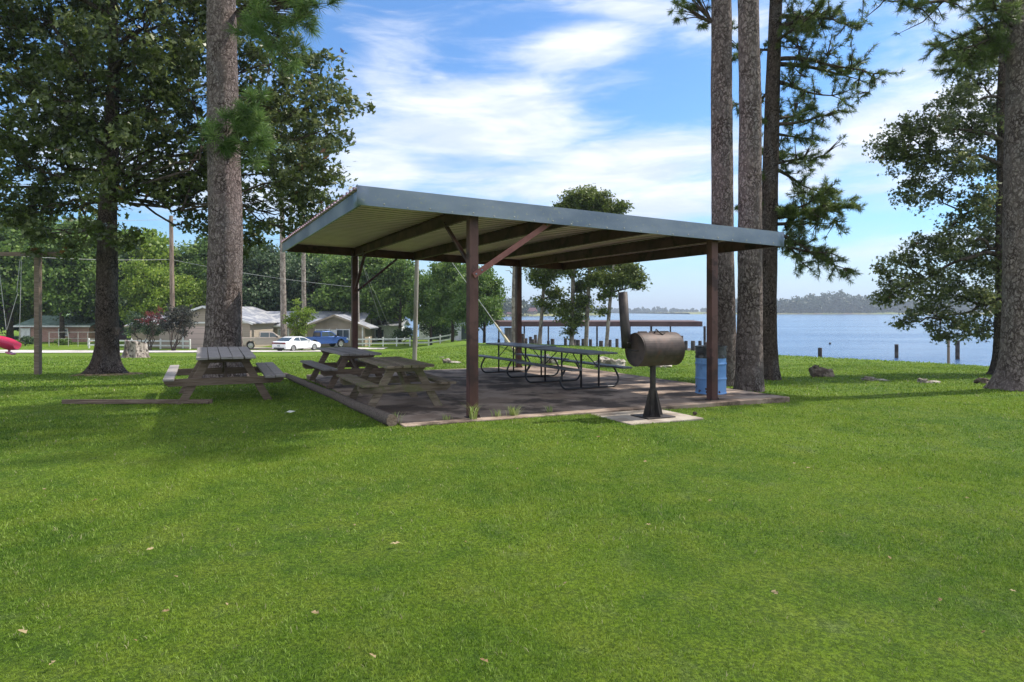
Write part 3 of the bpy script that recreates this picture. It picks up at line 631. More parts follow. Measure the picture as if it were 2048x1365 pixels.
for i, (px, py) in enumerate(LP):
    q_ = gp(px, py); rr = random.Random(i); b = MB(); s_ = (.022 if i < 16 else .013)+.014*rr.random(); b.var = rr.random()
    R = Matrix.Rotation(rr.random()*6.28, 3, 'Z') @ Matrix.Rotation(.5*rr.random(), 3, 'X')
    pts = [(-1, 0, 0), (-.3, .45, .25), (.1, .25, .1), (.45, .5, .3), (1, 0, .15), (.4, -.4, .2), (0, -.2, 0), (-.4, -.45, .3)]
    b.add([R @ (Vector(p)*s_) for p in pts], [tuple(range(8))])
    tag(b.build('fallen_leaf', 'deadleaf', loc=(q_.x, q_.y, q_.z+.034)), 'small dry brown leaf lying on the open lawn', 'leaf', 'dry leaves scattered on the lawn')
q_ = gp(578, 832); b = MB(); b.add([(-.10, 0, 0), (-.04, .05, .03), (0, .02, .05), (.06, .05, .02), (.10, .01, .04), (.03, -.03, .02), (-.03, -.02, .03)], [tuple(range(7))]); tag(b.build('fallen_leaf', 'paleleaf', loc=(q_.x, q_.y, q_.z+.03)), 'large pale grey leaf on the grass left of the log', 'leaf')
b = MB(); b.lathe([(0, 0), (.028, .01), (.034, .03), (.02, .06), (0, .07)], 12, Matrix.Rotation(1.3, 3, 'Y')); q_ = Vector((2.83, 10.62, .0)); tag(b.build('pine_cone', 'dark_rock', loc=q_, smooth=True), 'small brown pine cone on the pale pad beside the smoker', 'pine cone')
# ================================================================ swing set
q_ = gp(76, 750); k = q_.y/F
sw = thing('swing_frame', 'grey wooden swing frame with post and crossbeam at the left edge', 'swing frame', q_)
hb = CAMZ-(512-HOR)*k-q_.z
b = MB(); b.box((0, 0, hb/2), (.15, .15, hb)); b.build('post', 'brown_wood', sw, bevel=.006)
bm_d = Vector((-1, .10, 0)).normalized()
b = MB(); b.bar(Vector((.62, 0, hb+.05))-bm_d*0, Vector((-3.4, .0, hb+.05)), .12, .12); b.build('crossbeam', 'brown_wood', sw, bevel=.006)
b = MB(); b.box((-3.3, 0, hb/2), (.15, .15, hb)); b.build('post', 'greypole', sw, bevel=.006)
def swing_at(px, py): return Vector(((px-CX)*q_.y/F, q_.y, CAMZ-(py-HOR)*k))-q_
def sw2(a, b_): v = swing_at(a, b_); return (v.x, v.z)
tsw = thing('toddler_swing', 'pink plastic toddler swing hanging on pale ropes from the frame', 'swing', q_)
sA = swing_at(15, 690)
b = MB(); nS = 14; vs = []
for i in range(nS+1):        # bucket seat shell: loft of U sections along x (photo: faces right)
    tt = i/nS; x = sA.x-.42+tt*.72; zc = sA.z+.16*(1-tt)**.8*1.0+.02-.10*tt+.10*math.sin(tt*math.pi)*.3; hw = .17+.03*math.sin(tt*math.pi); dp = .10+.13*math.sin(tt*math.pi*.9+.2)
    for j in range(9):
        a = math.pi*j/8; vs.append((x, -math.cos(a)*hw, zc+.10-math.sin(a)*dp*1.35))
b.add(vs, [(i*9+j, (i+1)*9+j, (i+1)*9+j+1, i*9+j+1) for i in range(nS) for j in range(8)])
o = b.build('seat', 'pink', tsw, smooth=True); m_ = o.modifiers.new('t', 'SOLIDIFY'); m_.thickness = .02
b = MB(); b.tube([(sA.x+.02, 0, sA.z-.02), (sA.x+.06, 0, sA.z-.20)], .035, 10); b.prism([(sA.x+.0, sA.z-.20), (sA.x+.14, sA.z-.25), (sA.x+.22, sA.z-.28), (sA.x+.19, sA.z-.31), (sA.x+.03, sA.z-.27), (sA.x-.02, sA.z-.23)], -.09, .09); b.build('footrest', 'palepink', tsw, bevel=.012)
for (xa, za), (xb, zb) in ((sw2(15, 660), sw2(-4, 520)), (sw2(16, 660), sw2(36, 585)), (sw2(36, 585), sw2(40, 520)), (sw2(41, 680), sw2(43, 520))):
    b = MB(); b.tube([(xa, -.05, za), (xb, 0, zb)], .010, 6); b.build('rope', 'rope', tsw)
# ================================================================ poles and wires
def pole(name, px, pyb, pyt, wpx, label, m_='pole', lean=0., cat='pole', pts=None):
    q_ = gp(px, pyb); k = q_.y/F; h_ = (pyb-pyt)*k
    b = MB(); b.tube([(0, 0, -.1), (lean*k*.5, 0, h_*.5), (lean*k, 0, h_)], [wpx*k/2*1.08, wpx*k/2, wpx*k/2*.85], 14)
    return thing_mesh(b, name, m_, q_, label, cat), q_, Vector((q_.x+lean*k, q_.y, q_.z+h_))
def thing_mesh(b, name, m_, loc, label, cat):
    o = thing(name, label, cat, loc); b.build('shaft', m_, o, smooth=2); return o
P1, p1b, p1t = pole('utility_pole', 346, 697, 432, 8.5, 'brown wooden utility pole behind the white fence on the left', 'pole', -4)
b = MB(); b.bar((-.9, 0, p1t.z-p1b.z-.55), (.35, 0, p1t.z-p1b.z-.4), .08, .08); b.build('crossarm', 'greypole', P1)
P2, p2b, p2t = pole('utility_pole', 717, 692, 500, 6, 'thin grey pole just behind the rear left shelter post', 'greypole', -3)
P3, p3b, p3t = pole('utility_pole', 829, 722, 400, 8.5, 'grey leaning pole on the lawn behind the wooden tables', 'greypole', 8)
def wire(p0, p1, sag, r, label, cat='wire', name='power_line'):
    p0, p1 = Vector(p0), Vector(p1); b = MB(); b.tube([p0.lerp(p1, i/12)-Vector((0, 0, sag*4*(i/12)*(1-i/12))) for i in range(13)], r, 5)
    return tag(b.build(name, 'wire'), label, cat)
wire(at(-60, 430, 62), p1t-Vector((0, 0, .4)), .3, .022, 'upper pale wire from the left edge to the brown utility pole')
wire(at(-60, 505, 62), p1t-Vector((0, 0, 4.9)), .3, .022, 'lower pale wire meeting the brown utility pole at mid height')
wire(p1t-Vector((0, 0, .4)), at(735, 497, 72), .5, .022, 'pale wire from the brown utility pole towards the shelter roof')
wire(p1t-Vector((0, 0, 4.9)), at(712, 575, 74), .3, .022, 'low pale wire running right behind the pine trunks to the thin pole')
def guy(a, bpx, bpy, label): qb_ = gp(bpx, bpy); wire(a, qb_, 0, .02, label, 'guy wire', 'guy_wire')
guy(at(722, 520, 70), 777, 691, 'left guy wire slanting down from the thin grey pole')
guy(at(722, 520, 70), 794, 691, 'right guy wire slanting down from the thin grey pole')
guy(at(897, 515, 60), 1028, 700, 'long guy wire crossing the trees and the near post')
# ================================================================ stump
q_ = gp(270, 716); k = q_.y/F; st = thing('tree_stump', 'wide pale weathered tree stump beside the gravel road', 'stump', q_); b = MB(); N1, N2 = 56, 14; vs = []
for i in range(N2+1):
    tt = i/N2
    for j in range(N1):
        a = 2*math.pi*j/N1; r_ = (29-13*tt**.45+2*tt)*k*(1+.26*mn.noise((math.cos(a)*2.2, math.sin(a)*2.2, tt*.6))+.16*(1-tt)*abs(mn.noise((math.cos(a)*7, math.sin(a)*7, tt*2)))); vs.append((r_*math.cos(a), r_*math.sin(a), (-2+34*tt)*k*(1+.10*tt*math.cos(a+2.6)+.10*tt*mn.noise((math.cos(a)*3, math.sin(a)*3, 1)))))
b.add(vs, [(i*N1+j, i*N1+(j+1) % N1, (i+1)*N1+(j+1) % N1, (i+1)*N1+j) for i in range(N2) for j in range(N1)]+[tuple(range(N2*N1, N2*N1+N1))]); b.build('stump_body', 'stump_bark', st, smooth=2)
# ================================================================ white fences
def fence(pts, nposts, label, Hf=1.05):
    """pts: pixel feet of the two ends; two rails"""
    a, c = pts if hasattr(pts[0], 'x') else (gp(*pts[0]), gp(*pts[1]))
    t_ = thing('rail_fence', label, 'fence', a); prev = None
    for i in range(nposts):
        q2 = a.lerp(c, i/(nposts-1)); q2.z = zg(q2.x, q2.y); l = q2-a
        b = MB(); b.box((l.x, l.y, l.z+Hf/2), (.13, .13, Hf)); b.lathe([(0, .10), (.10, 0)], 4, c=(l.x, l.y, l.z+Hf)); b.build('post', 'white', t_)
        if prev is not None:
            for z in (.38, .88): b = MB(); b.bar(prev+Vector((0, 0, z)), l+Vector((0, 0, z)), .05, .16); b.build('rail', 'white', t_)
        prev = l
    return t_
fence(((178, 697), (380, 699)), 8, 'white two rail fence in front of the garage on the left')
fence((gx(711, 79), gx(820, 81)), 5, 'white two rail fence left of the leaning grey pole')
fence((gx(834, 81.2), gx(903, 82.5)), 4, 'white two rail fence right of the leaning grey pole')
# ================================================================ road, mulch
def ribbon(name, pts, wd, m_, up=.05):
    b = MB(); vs = []
    for i, (x, y) in enumerate(pts):
        x0, y0 = pts[max(i-1, 0)]; x1, y1 = pts[min(i+1, len(pts)-1)]; d = Vector((x1-x0, y1-y0, 0)).normalized(); n_ = Vector((-d.y, d.x, 0)); w_ = wd[i] if hasattr(wd, '__len__') else wd
        for s_ in (-1, -.5, 0, .5, 1): q2 = Vector((x, y, 0))+n_*w_*s_/2; vs.append((q2.x, q2.y, zg(q2.x, q2.y)+up))
    b.add(vs, [(i*5+k, (i+1)*5+k, (i+1)*5+k+1, i*5+k+1) for i in range(len(pts)-1) for k in range(4)]); return tag(b.build(name, m_, smooth=True), None, kind='structure')
rp = [(-80+i*2.5, 63.5+.15*math.sin(i*.4)+max(0, i-19)*.6) for i in range(26)]
ribbon('road', rp, [24-.60*i for i in range(26)], 'road')
ribbon('driveway', [(-30+i*2., 75+.02*i) for i in range(9)], 3.4, 'road', .06)
# ================================================================ houses
def house(name, label, px0, px1, Yf, depth, eave, ridge, wallm, roofm, gable=False, zoff=0., over=.5, parts=()):
    x0, x1 = (px0-CX)*Yf/F, (px1-CX)*Yf/F; z0 = zg((x0+x1)/2, Yf)-.1; wdt = x1-x0; t_ = thing(name, label, 'house', ((x0+x1)/2, Yf, z0)); h = wdt/2
    b = MB()
    if gable: b.prism([(-h, 0), (h, 0), (h, eave), (0, ridge-.06), (-h, eave)], 0, depth)
    else: b.prism([(-h, 0), (h, 0), (h, eave), (-h, eave)], 0, depth)
    b.build('wall', wallm, t_)
    r_ = MB(); th = .12
    if gable:
        for s_ in (-1, 1): sl_ = (ridge-eave)/h; xo = h+over; zo = eave-sl_*over; r_.add([(0, -over, ridge), (s_*xo, -over, zo), (s_*xo, depth+over, zo), (0, depth+over, ridge), (0, -over, ridge+th), (s_*xo, -over, zo+th), (s_*xo, depth+over, zo+th), (0, depth+over, ridge+th)], [(0, 1, 2, 3), (7, 6, 5, 4), (0, 4, 5, 1), (1, 5, 6, 2), (2, 6, 7, 3)])
    else:
        sl_ = (ridge-eave)/(depth/2); zo = eave-sl_*over
        r_.prism([(-over, zo), (depth/2, ridge), (depth+over, zo), (depth+over, zo+th), (depth/2, ridge+th), (-over, zo+th)], -h-over, h+over, Matrix(((0, 1, 0), (1, 0, 0), (0, 0, 1))))
        for s_ in (-1, 1): b = MB(); b.add([(s_*(h-.02), 0, eave), (s_*(h-.02), depth, eave), (s_*(h-.02), depth/2, ridge-.05)], [(0, 1, 2)]); b.build('gable', wallm, t_)
    ro_ = r_.build('roof', roofm, t_)
    f = MB()
    if gable:
        for s_ in (-1, 1): f.bar((0, -over-.02, ridge+.02), (s_*(h+over), -over-.02, eave-(ridge-eave)/h*over+.02), .04, .22)
    else: f.box((0, -over-.03, eave-(ridge-eave)/(depth/2)*over+.02), (wdt+2*over, .05, .2))
    f.build('eave_trim', 'white' if wallm != 'tan' else 'tan', ro_)
    for kind, cx, cz, w_, h2, m_ in parts:
        b = MB(); b.box((cx, -.03, cz), (w_, .06, h2)); o = b.build(kind, m_, t_)
        if kind == 'window':
            f = MB()
            for s_ in (-1, 1): f.box((cx+s_*w_/2, -.06, cz), (.10, .08, h2+.2)); f.box((cx, -.062, cz+s_*h2/2), (w_, .08, .10))
            f.box((cx, -.07, cz), (.05, .03, h2)); f.build('frame', 'white', o)
    return t_
house('house', 'beige sided garage with pink beige door behind the utility pole', 318, 500, 76, 14, 3.0, 4.75, 'beige', 'metalroof', True, parts=[('garage_door', -.6, 1.3, 3.2, 2.5, 'doorpanel'), ('door_trim', -2.4, 1.35, .2, 2.7, 'white'), ('belt_trim', 0, 2.98, 9.6, .16, 'white')])
house('house', 'dark sided low wing left of the garage, behind the shrubs', 262, 322, 78, 10, 2.6, 3.7, 'tan', 'metalroof')
house('house', 'beige ranch house with pale metal roof behind the parked tan pickup', 470, 716, 84, 10, 2.55, 4.15, 'beige', 'metalroof', parts=[('window', -5.9, 1.4, .8, 1.3, 'lightglass'), ('window', -1.6, 1.5, 1.3, 1.1, 'lightglass'), ('door', -3.6, 1.05, .9, 2.1, 'tan')])
house('house', 'tan wing with wide low gable porch behind the blue pickup', 612, 730, 80, 3.9, 2.45, 3.75, 'tan', 'metalroof', True, over=.7, parts=[('window', -1.5, 1.5, 1.7, 1.2, 'lightglass'), ('window', .9, 1.5, 1.5, 1.2, 'glass'), ('door', -.1, 1.05, .9, 2.1, 'white'), ('porch_post', -3.5, 1.2, .16, 2.4, 'white'), ('porch_post', 3.2, 1.2, .16, 2.4, 'white')])
house('house', 'red brick house with green shingle roof far left behind the swing', 40, 178, 92, 9, 2.35, 3.55, 'brick', 'greenroof', parts=[('window', -3.9, 1.3, 1.2, 1.2, 'white'), ('window', 1.2, 1.4, 1.2, .9, 'glass')])
house('house', 'pale low boathouse seen through the trees beyond the white fence', 838, 948, 100, 8, 2.7, 3.3, 'white', 'metalroof', parts=[('door', -1.0, 1.2, 3, 2.3, 'glass'), ('door', 3, 1.1, 1.6, 2., 'glass')])
house('house', 'whitewashed shed seen through the trees behind the left white fence', 742, 800, 94, 6, 2.3, 3.0, 'white', 'metalroof', parts=[('window', -.8, 1.2, 1.2, 1.1, 'glass')])
# chain link fence at the brick house
q_ = gp(98, 693); cf_ = thing('chain_fence', 'grey chain link fence with pipe posts in front of the brick house', 'fence', q_)
for i in range(6):
    b = MB(); b.tube([(i*1.15, 0, 0), (i*1.15, 0, 1.7)], .035, 6); b.build('post', 'rope', cf_)
b = MB(); b.tube([(0, 0, 1.68), (5.75, 0, 1.68)], .025, 6); b.tube([(0, 0, .9), (5.75, 0, .9)], .02, 6); b.build('rail', 'rope', cf_)
# ================================================================ vehicles
def wheel(parent, x, y, r, side):
    b = MB(); R = Matrix.Rotation(-math.pi/2*side, 3, 'X'); b.lathe([(r*.62, -.01), (r*.70, .0), (r*.93, .0), (r, -.03), (r, -.19), (r*.93, -.22), (0, -.22)], 28, R, (x, y, r)); w_ = b.build('wheel', 'tyre', parent, smooth=2)
    f = MB(); f.lathe([(0, .0), (r*.15, .005), (r*.2, -.02), (r*.58, -.03), (r*.64, .003), (r*.68, -.005)], 28, R, (x, y, r))
    f.build('rim', 'rim', w_, smooth=2); return w_
def loft(mb, prof, wfun, n=1):
    """closed side profile [(x,z)] with half width by wfun(x,z)"""
    m_ = len(prof); vs = [(x, -wfun(x, z), z) for x, z in prof]+[(x, wfun(x, z), z) for x, z in prof]
    mb.add(vs, [tuple(range(m_)), tuple(range(2*m_-1, m_-1, -1))]+[(i, i+m_, (i+1) % m_+m_, (i+1) % m_) for i in range(m_)])
def arch(x, r, z0, n=8): return [(x+r*math.cos(math.pi*(1-i/n)), z0+r*math.sin(math.pi*(1-i/n))) for i in range(n+1)]
def sedan(label, loc, rz):   # front at +x
    t_ = thing('parked_car', label, 'car', loc, rz)
    bot = [(-2.42, .30)]+arch(-1.48, .38, .28)+arch(1.50, .38, .28)+[(2.40, .26)]
    top = [(2.50, .45), (2.48, .66), (2.2, .80), (1.2, .98), (-1.55, 1.04), (-2.35, 1.03), (-2.48, .95), (-2.50, .60)]
    W = lambda x, z: .94-.10*max(0, abs(x)-1.9)-.16*max(0, z-.75)
    b = MB(); loft(b, bot+top, W); b.build('body', 'carwhite', t_, smooth=2, bevel=.03)
    cab = [(1.15, .97), (.30, 1.36), (-.1, 1.45), (-.95, 1.45), (-1.3, 1.38), (-2.0, 1.04)]
    Wc = lambda x, z: .88-.42*max(0, z-.95)
    b = MB(); loft(b, cab, Wc); b.build('cabin', 'carwhite', t_, smooth=2, bevel=.02)
    for s_ in (-1, 1):
        b = MB(); poly = [(.85, 1.03), (.22, 1.32), (-.42, 1.38), (-.42, 1.03)]; poly2 = [(-.50, 1.03), (-.50, 1.38), (-.98, 1.37), (-1.42, 1.10)]
        for pl in (poly, poly2): 
            vs = [(x, s_*(Wc(x, z)+.008), z) for x, z in pl]; b.add(vs, [(0, 1, 2, 3) if s_ < 0 else (3, 2, 1, 0)])
        b.build('side_window', 'glass', t_)
        b = MB(); b.box((.75, s_*.96, 1.03), (.12, .16, .11)); b.build('mirror', 'carwhite', t_, bevel=.02)
    b = MB(); b.add([(-1.36, -.66, 1.375), (-1.36, .66, 1.375), (-1.98, .78, 1.07), (-1.98, -.78, 1.07)], [(0, 1, 2, 3)]); b.build('rear_window', 'glass', t_)
    b = MB(); b.add([(.36, -.68, 1.345), (1.10, -.80, 1.01), (1.10, .80, 1.01), (.36, .68, 1.345)], [(0, 1, 2, 3)]); b.build('windscreen', 'glass', t_)
    b = MB(); b.box((-2.50, 0, .86), (.04, 1.72, .15)); tl = b.build('tail_light_bar', 'redlamp', t_, bevel=.015); b = MB(); b.box((-2.515, 0, .86), (.04, 1.0, .07)); b.build('inner_panel', 'black', tl)
    b = MB(); b.box((-2.51, 0, .62), (.03, .32, .15)); b.build('number_plate', 'lightglass', t_)
    b = MB(); b.box((-2.47, 0, .36), (.10, 1.3, .14)); b.build('rear_bumper', 'black', t_, bevel=.02)
    b = MB(); b.box((2.42, 0, .62), (.12, 1.5, .18)); b.build('grille', 'black', t_, bevel=.02)
    for x in (-1.48, 1.50):
        for s_ in (-1, 1): wheel(t_, x, s_*.93, .345, s_)
    return t_
def pickup(label, loc, rz, paint, cap=False):
    t_ = thing('parked_pickup', label, 'pickup truck', loc, rz)
    bot = [(-2.72, .55)]+arch(-1.65, .50, .48)+arch(1.75, .50, .48)+[(2.68, .48)]
    top = [(2.74, .70), (2.70, 1.02), (2.45, 1.16), (1.35, 1.24), (1.2, 1.26), (-.72, 1.27), (-.74, 1.24), (-2.72, 1.24), (-2.74, .70)]
    W = lambda x, z: .97-.08*max(0, abs(x)-2.1)
    b = MB(); loft(b, bot+top, W); b.build('body', paint, t_, smooth=2, bevel=.03)
    cab = [(1.42, 1.24), (.72, 1.80), (.45, 1.88), (-.55, 1.88), (-.72, 1.84), (-.80, 1.24)]; Wc = lambda x, z: .93-.24*max(0, z-1.2)
    b = MB(); loft(b, cab, Wc); b.build('cabin', paint, t_, smooth=2, bevel=.02)
    for s_ in (-1, 1):
        b = MB()
        for pl in ([(1.12, 1.31), (.66, 1.74), (.30, 1.78), (.30, 1.31)], [(.22, 1.31), (.22, 1.78), (-.62, 1.78), (-.66, 1.31)]):
            b.add([(x, s_*(Wc(x, z)+.008), z) for x, z in pl], [(0, 1, 2, 3)])
        b.build('side_window', 'glass', t_); b = MB(); b.box((1.05, s_*1.05, 1.34), (.12, .18, .2)); b.build('mirror', 'black', t_, bevel=.02)
        b = MB(); b.box((-2.66, s_*.90, 1.02), (.18, .16, .34)); b.build('tail_light', 'redlamp', t_, bevel=.01)
        b = MB(); b.box((2.60, s_*.80, .95), (.26, .30, .2)); b.build('headlight', 'lightglass', t_, bevel=.02)
    b = MB(); b.add([(-.80, -.72, 1.74), (-.80, .72, 1.74), (-.815, .80, 1.34), (-.815, -.80, 1.34)], [(0, 1, 2, 3)]); b.build('rear_window', 'glass', t_)
    b = MB(); b.add([(.78, -.74, 1.765), (1.36, -.84, 1.295), (1.36, .84, 1.295), (.78, .74, 1.765)], [(0, 1, 2, 3)]); b.build('windscreen', 'glass', t_)
    b = MB(); b.box((-2.80, 0, .60), (.14, 1.8, .17)); b.build('rear_bumper', 'rim' if paint == 'carblue' else 'black', t_, bevel=.02)
    if not cap: b = MB(); b.box((-2.75, 0, 1.0), (.05, 1.6, .45)); b.build('tailgate', 'black', t_, bevel=.01)
    if cap:
        b = MB(); loft(b, [(-.84, 1.24), (-.84, 1.82), (-2.55, 1.72), (-2.72, 1.24)], lambda x, z: .92-.2*max(0, z-1.24)); b.build('bed_cover', 'glass', t_, bevel=.03)
    for x in (-1.65, 1.75):
        for s_ in (-1, 1): wheel(t_, x, s_*.97, .41, s_)
    return t_
def put(px, Yc): x = (px-CX)*Yc/F; return Vector((x, Yc, zg(x, Yc)+.03))
sedan('white sedan parked on the grass between the two pickups', put(594, 68), math.radians(65))
pickup('tan pickup parked in front of the ranch house', put(533, 75), math.radians(22), 'cartan')
pickup('blue pickup parked in front of the gable porch house', put(646, 77), math.radians(46), 'carblue', False)
# ================================================================ dock roof, pilings, boats
YD = 66.; kD = YD/F
bh = thing('boat_dock', 'long low brown dock roof on thin posts over the water', 'dock', ((1210-CX)*kD, YD, WZ))
xl, xr = (1000-1210)*kD, (1405-1210)*kD; zt = CAMZ-(643.5-HOR)*kD-WZ; zb_ = CAMZ-(653.5-HOR)*kD-WZ
b = MB(); b.add([(xl, 0, zb_), (xr, 0, zb_), (xr, 0, zt), (xl, 0, zt), (xl-.8, 7, zb_+.25), (xr+.9, 7, zb_), (xr+.9, 7, zt+.05), (xl-.8, 7, zt+.05), ((xl+xr)/2, 3.5, zt+.12)], [(0, 1, 2, 3), (1, 5, 6, 2), (4, 0, 3, 7), (5, 4, 7, 6), (3, 2, 6, 7), (0, 4, 5, 1)]); b.build('roof', 'boatroof', bh)
for px in (996, 1050, 1097, 1150, 1195, 1204, 1261, 1303, 1320, 1360, 1411):
    x = (px-1210)*kD; yy = .3 if px % 2 else 4.; b = MB(); b.tube([(x, yy, -1), (x, yy, zb_+.02)], .075 if px != 1411 else .12, 8); b.box((x, yy, .95), (.26, .26, .8)) if px in (996, 1097, 1360) else None; b.build('post', 'piling', bh)
b = MB(); b.box(((1016-1210)*kD, 2.2, 1.55), (.75, .1, 2.1)); b.build('gate_panel', 'greypole', bh); b = MB(); b.bar(((1008-1210)*kD, 2, -.2), ((1008-1210)*kD, 2, zb_), .18, .18); b.build('post', 'piling', bh)
b = MB(); b.box(((1210-1210)*kD, 3.5, .25), (20, 6, .12)); b.build('deck', 'piling', bh)
q_ = gp(1029, 708); b = MB(); b.bar(at(989, 646, YD-.4), Vector((q_.x, q_.y+2, q_.z+.05)), .10, .16); tag(b.build('leaning_plank', 'yellow'), 'long yellowed plank leaning on the left end of the dock roof', 'plank')
pil = [(1046, 688, 20), (1052, 690, 13), (1061, 690, 16), (1066, 691, 12), (1071, 689, 19), (1081, 688, 5), (1105, 690, 12), (1131, 691, 14), (1149, 691, 12), (1156, 692, 12), (1166, 692, 14), (1181, 693, 14), (1202, 694, 12), (1220, 695, 15), (1234, 694, 16), (1351, 695, 13), (1363, 692, 20), (1372, 694, 12), (1386, 698, 16), (1400, 696, 14), (1411, 698, 13)]
pr_ = [(1640, 712, 16), (1793, 704, 15), (1897, 728, 54), (1915, 697, 15)]
for i, (px, py, hp) in enumerate(pil):
    Yp = 55.5+(i % 3)*1.2+(-6 if px > 1340 else (-2 if px > 1190 else 0)); kk = Yp/F; top_ = CAMZ-(py-hp-HOR)*kk; x = (px-CX)*kk; b = MB(); r_ = (.13 if i % 3 else .16)
    b.lathe([(0, WZ-1), (r_, WZ-1), (r_*1.02, top_-.03), (r_*.9, top_), (0, top_)], 10, c=(x, Yp, 0))
    tag(b.build('piling', 'piling', smooth=2), 'short dark wooden piling standing along the shore in front of the dock', 'piling', 'pilings along the shore')
for i, (px, py, hp) in enumerate(pr_):
    Yp = (38, 62, 31, 60)[i]; kk = Yp/F; top_ = CAMZ-(py-hp-HOR)*kk; x = (px-CX)*kk; b = MB(); r_ = (.11, .16, .055, .17)[i]
    b.lathe([(0, WZ-1), (r_, WZ-1), (r_*1.02, top_-.02), (r_*.9, top_), (0, top_)], 10, c=(x, Yp, 0))
    tag(b.build('piling', 'piling' if i != 2 else 'pole', smooth=2), ('short dark piling at the bank right of the three pines', 'dark piling in open water left of the tall thin stake', 'tall thin stake rising from the bank under the right tree', 'dark piling in open water right of the tall thin stake')[i], 'piling')
b = MB(); b.tube([(0, 0, 0), (.12, 0, .3), (.28, 0, .75)], [.05, .04, .02], 6); b.tube([(.12, 0, .3), (.30, 0, .45)], [.03, .015], 6); q_ = gp(1708, 707.5); tag(b.build('driftwood', 'greypole', loc=q_), 'pale driftwood stick standing up at the water edge', 'stick')
b = MB(); b.lathe([(0, -.1), (.14, 0), (.15, .1), (.1, .2), (0, .24)], 12); q_ = Vector(((1660-CX)*88/F, 88, WZ)); tag(b.build('buoy', 'black', loc=q_, smooth=True), 'small dark round buoy floating in the open lake', 'buoy')
def boat(px, Yb, label, sc=1.):
    x = (px-CX)*Yb/F; t_ = thing('motor_boat', label, 'boat', (x, Yb, WZ)); b = MB(); hull = [(-3, .0), (2.6, .0), (3.4, .9), (-3, .75)]
    b.prism([(a*sc, z*sc) for a, z in hull], -1.*sc, 1.*sc); b.build('hull', 'white', t_, bevel=.1); b = MB(); b.prism([(-.6*sc, .75*sc), (1.2*sc, .8*sc), (.6*sc, 1.7*sc), (-.5*sc, 1.7*sc)], -.7*sc, .7*sc); b.build('windshield', 'glass', t_); return t_
boat(1253, 900, 'small motor boat far out on the lake right of the smoker chimney'); boat(1408, 1100, 'small dark motor boat far out on the lake just left of the right shelter post')
# ================================================================ far shores
def shorebank(name, pts, h, m_='shorebank'):
    b = MB(); vs = []
    for x, y, w_ in pts: vs += [(x, y-w_, WZ-.5), (x, y, WZ+h*.3), (x, y+w_*2, WZ+h), (x, y+900, WZ+h)]
    b.add(vs, [(i*4+k, (i+1)*4+k, (i+1)*4+k+1, i*4+k+1) for i in range(len(pts)-1) for k in range(3)]); return tag(b.build(name, m_, smooth=True), None, kind='structure')
# ================================================================ foliage generators
SHP = {'oak': ([(-.5, 0, 0), (-.15, .20, .04), (-.05, .12, .02), (.15, .34, .08), (.22, .13, .02), (.50, 0, .0), (.22, -.13, .02), (.15, -.34, .08), (-.05, -.12, .02), (-.15, -.20, .04)]),
       'star': ([(-.45, 0, 0), (-.12, .14, .02), (-.10, .45, .06), (.10, .15, .02), (.55, .05, 0), (.12, -.14, .02), (-.08, -.45, .06), (-.14, -.14, .02)]),
       'leaf': ([(-.5, 0, 0), (0, .27, .08), (.5, 0, 0), (0, -.27, .08)]),
       'blob': ([(-.5, .05, 0), (-.1, .42, .05), (.45, .2, 0), (.38, -.35, 0), (-.25, -.40, .08)])}
def unit(v): return v/np.maximum(np.linalg.norm(v, axis=-1, keepdims=True), 1e-9)
def leaves(name, P, size, shape, m, parent=None, var=None, up=.7):
    N = len(P); s = np.array(SHP[shape]); k = len(s)
    n_ = unit(rng.normal(size=(N, 3))+np.array([0, 0, up])); a = rng.normal(size=(N, 3)); a = unit(a-(a*n_).sum(1, keepdims=True)*n_); b_ = np.cross(n_, a)
    sz = size*(.65+.7*rng.random(N))[:, None, None]
    V = P[:, None, :]+sz*(s[None, :, 0:1]*a[:, None]+s[None, :, 1:2]*b_[:, None]+s[None, :, 2:3]*n_[:, None])
    if var is None: var = rng.random(N)
    v = np.clip(.6*rng.random(N)+.4*var, 0, 1); dead = rng.random(N) < .006; v = np.where(dead, .999, np.minimum(v, .985))
    return npmesh(name, V.reshape(-1, 3), np.full(N, k), np.arange(N*k), np.repeat(v, k), m, parent)
def lobes_to_pts(lobes, clumps, per, cr, hollow=.45):
    """lobes [(c, (rx,ry,rz))]; leaf clumps spread through each lobe's volume; returns leaf points, per leaf shade, clump centres per lobe"""
    P = []; Vv = []; CC = []
    vol = [r[0]*r[2] for c, r in lobes]; tv = sum(vol)
    for (c, r), vl in zip(lobes, vol):
        n = max(4, int(clumps*vl/tv)); d = unit(rng.normal(size=(n, 3))); rad = (hollow+(1-hollow)*rng.random(n)**.6)[:, None]
        cc = np.array(c)+d*rad*np.array(r)*(1+.18*rng.normal(size=(n, 1))); CC.append(cc)
        q = cc[:, None]+rng.normal(size=(n, per, 3))*cr*(.6+.8*rng.random((n, 1, 1)))*np.array([1, 1, .62])
        P.append(q.reshape(-1, 3)); Vv.append(np.repeat(rng.random(n), per))
    return np.concatenate(P), np.concatenate(Vv), CC
def limb(mb, p0, p1, r0, r1, wob=.12, n=8, seg=7, arch_=0., seed=0):
    p0, p1 = Vector(p0), Vector(p1); L = (p1-p0).length; pts = []; rs = []
    for i in range(seg+1):
        tt = i/seg; w_ = math.sin(tt*math.pi)*L*wob
        pts.append(p0.lerp(p1, tt)+Vector((mn.noise((tt*2.5, seed, 1)), mn.noise((tt*2.5, seed, 5)), mn.noise((tt*2.5, seed, 9))))*w_*2+Vector((0, 0, arch_*L*4*tt*(1-tt))))
        rs.append(r0+(r1-r0)*tt)
    mb.tube(pts, rs, n); return pts
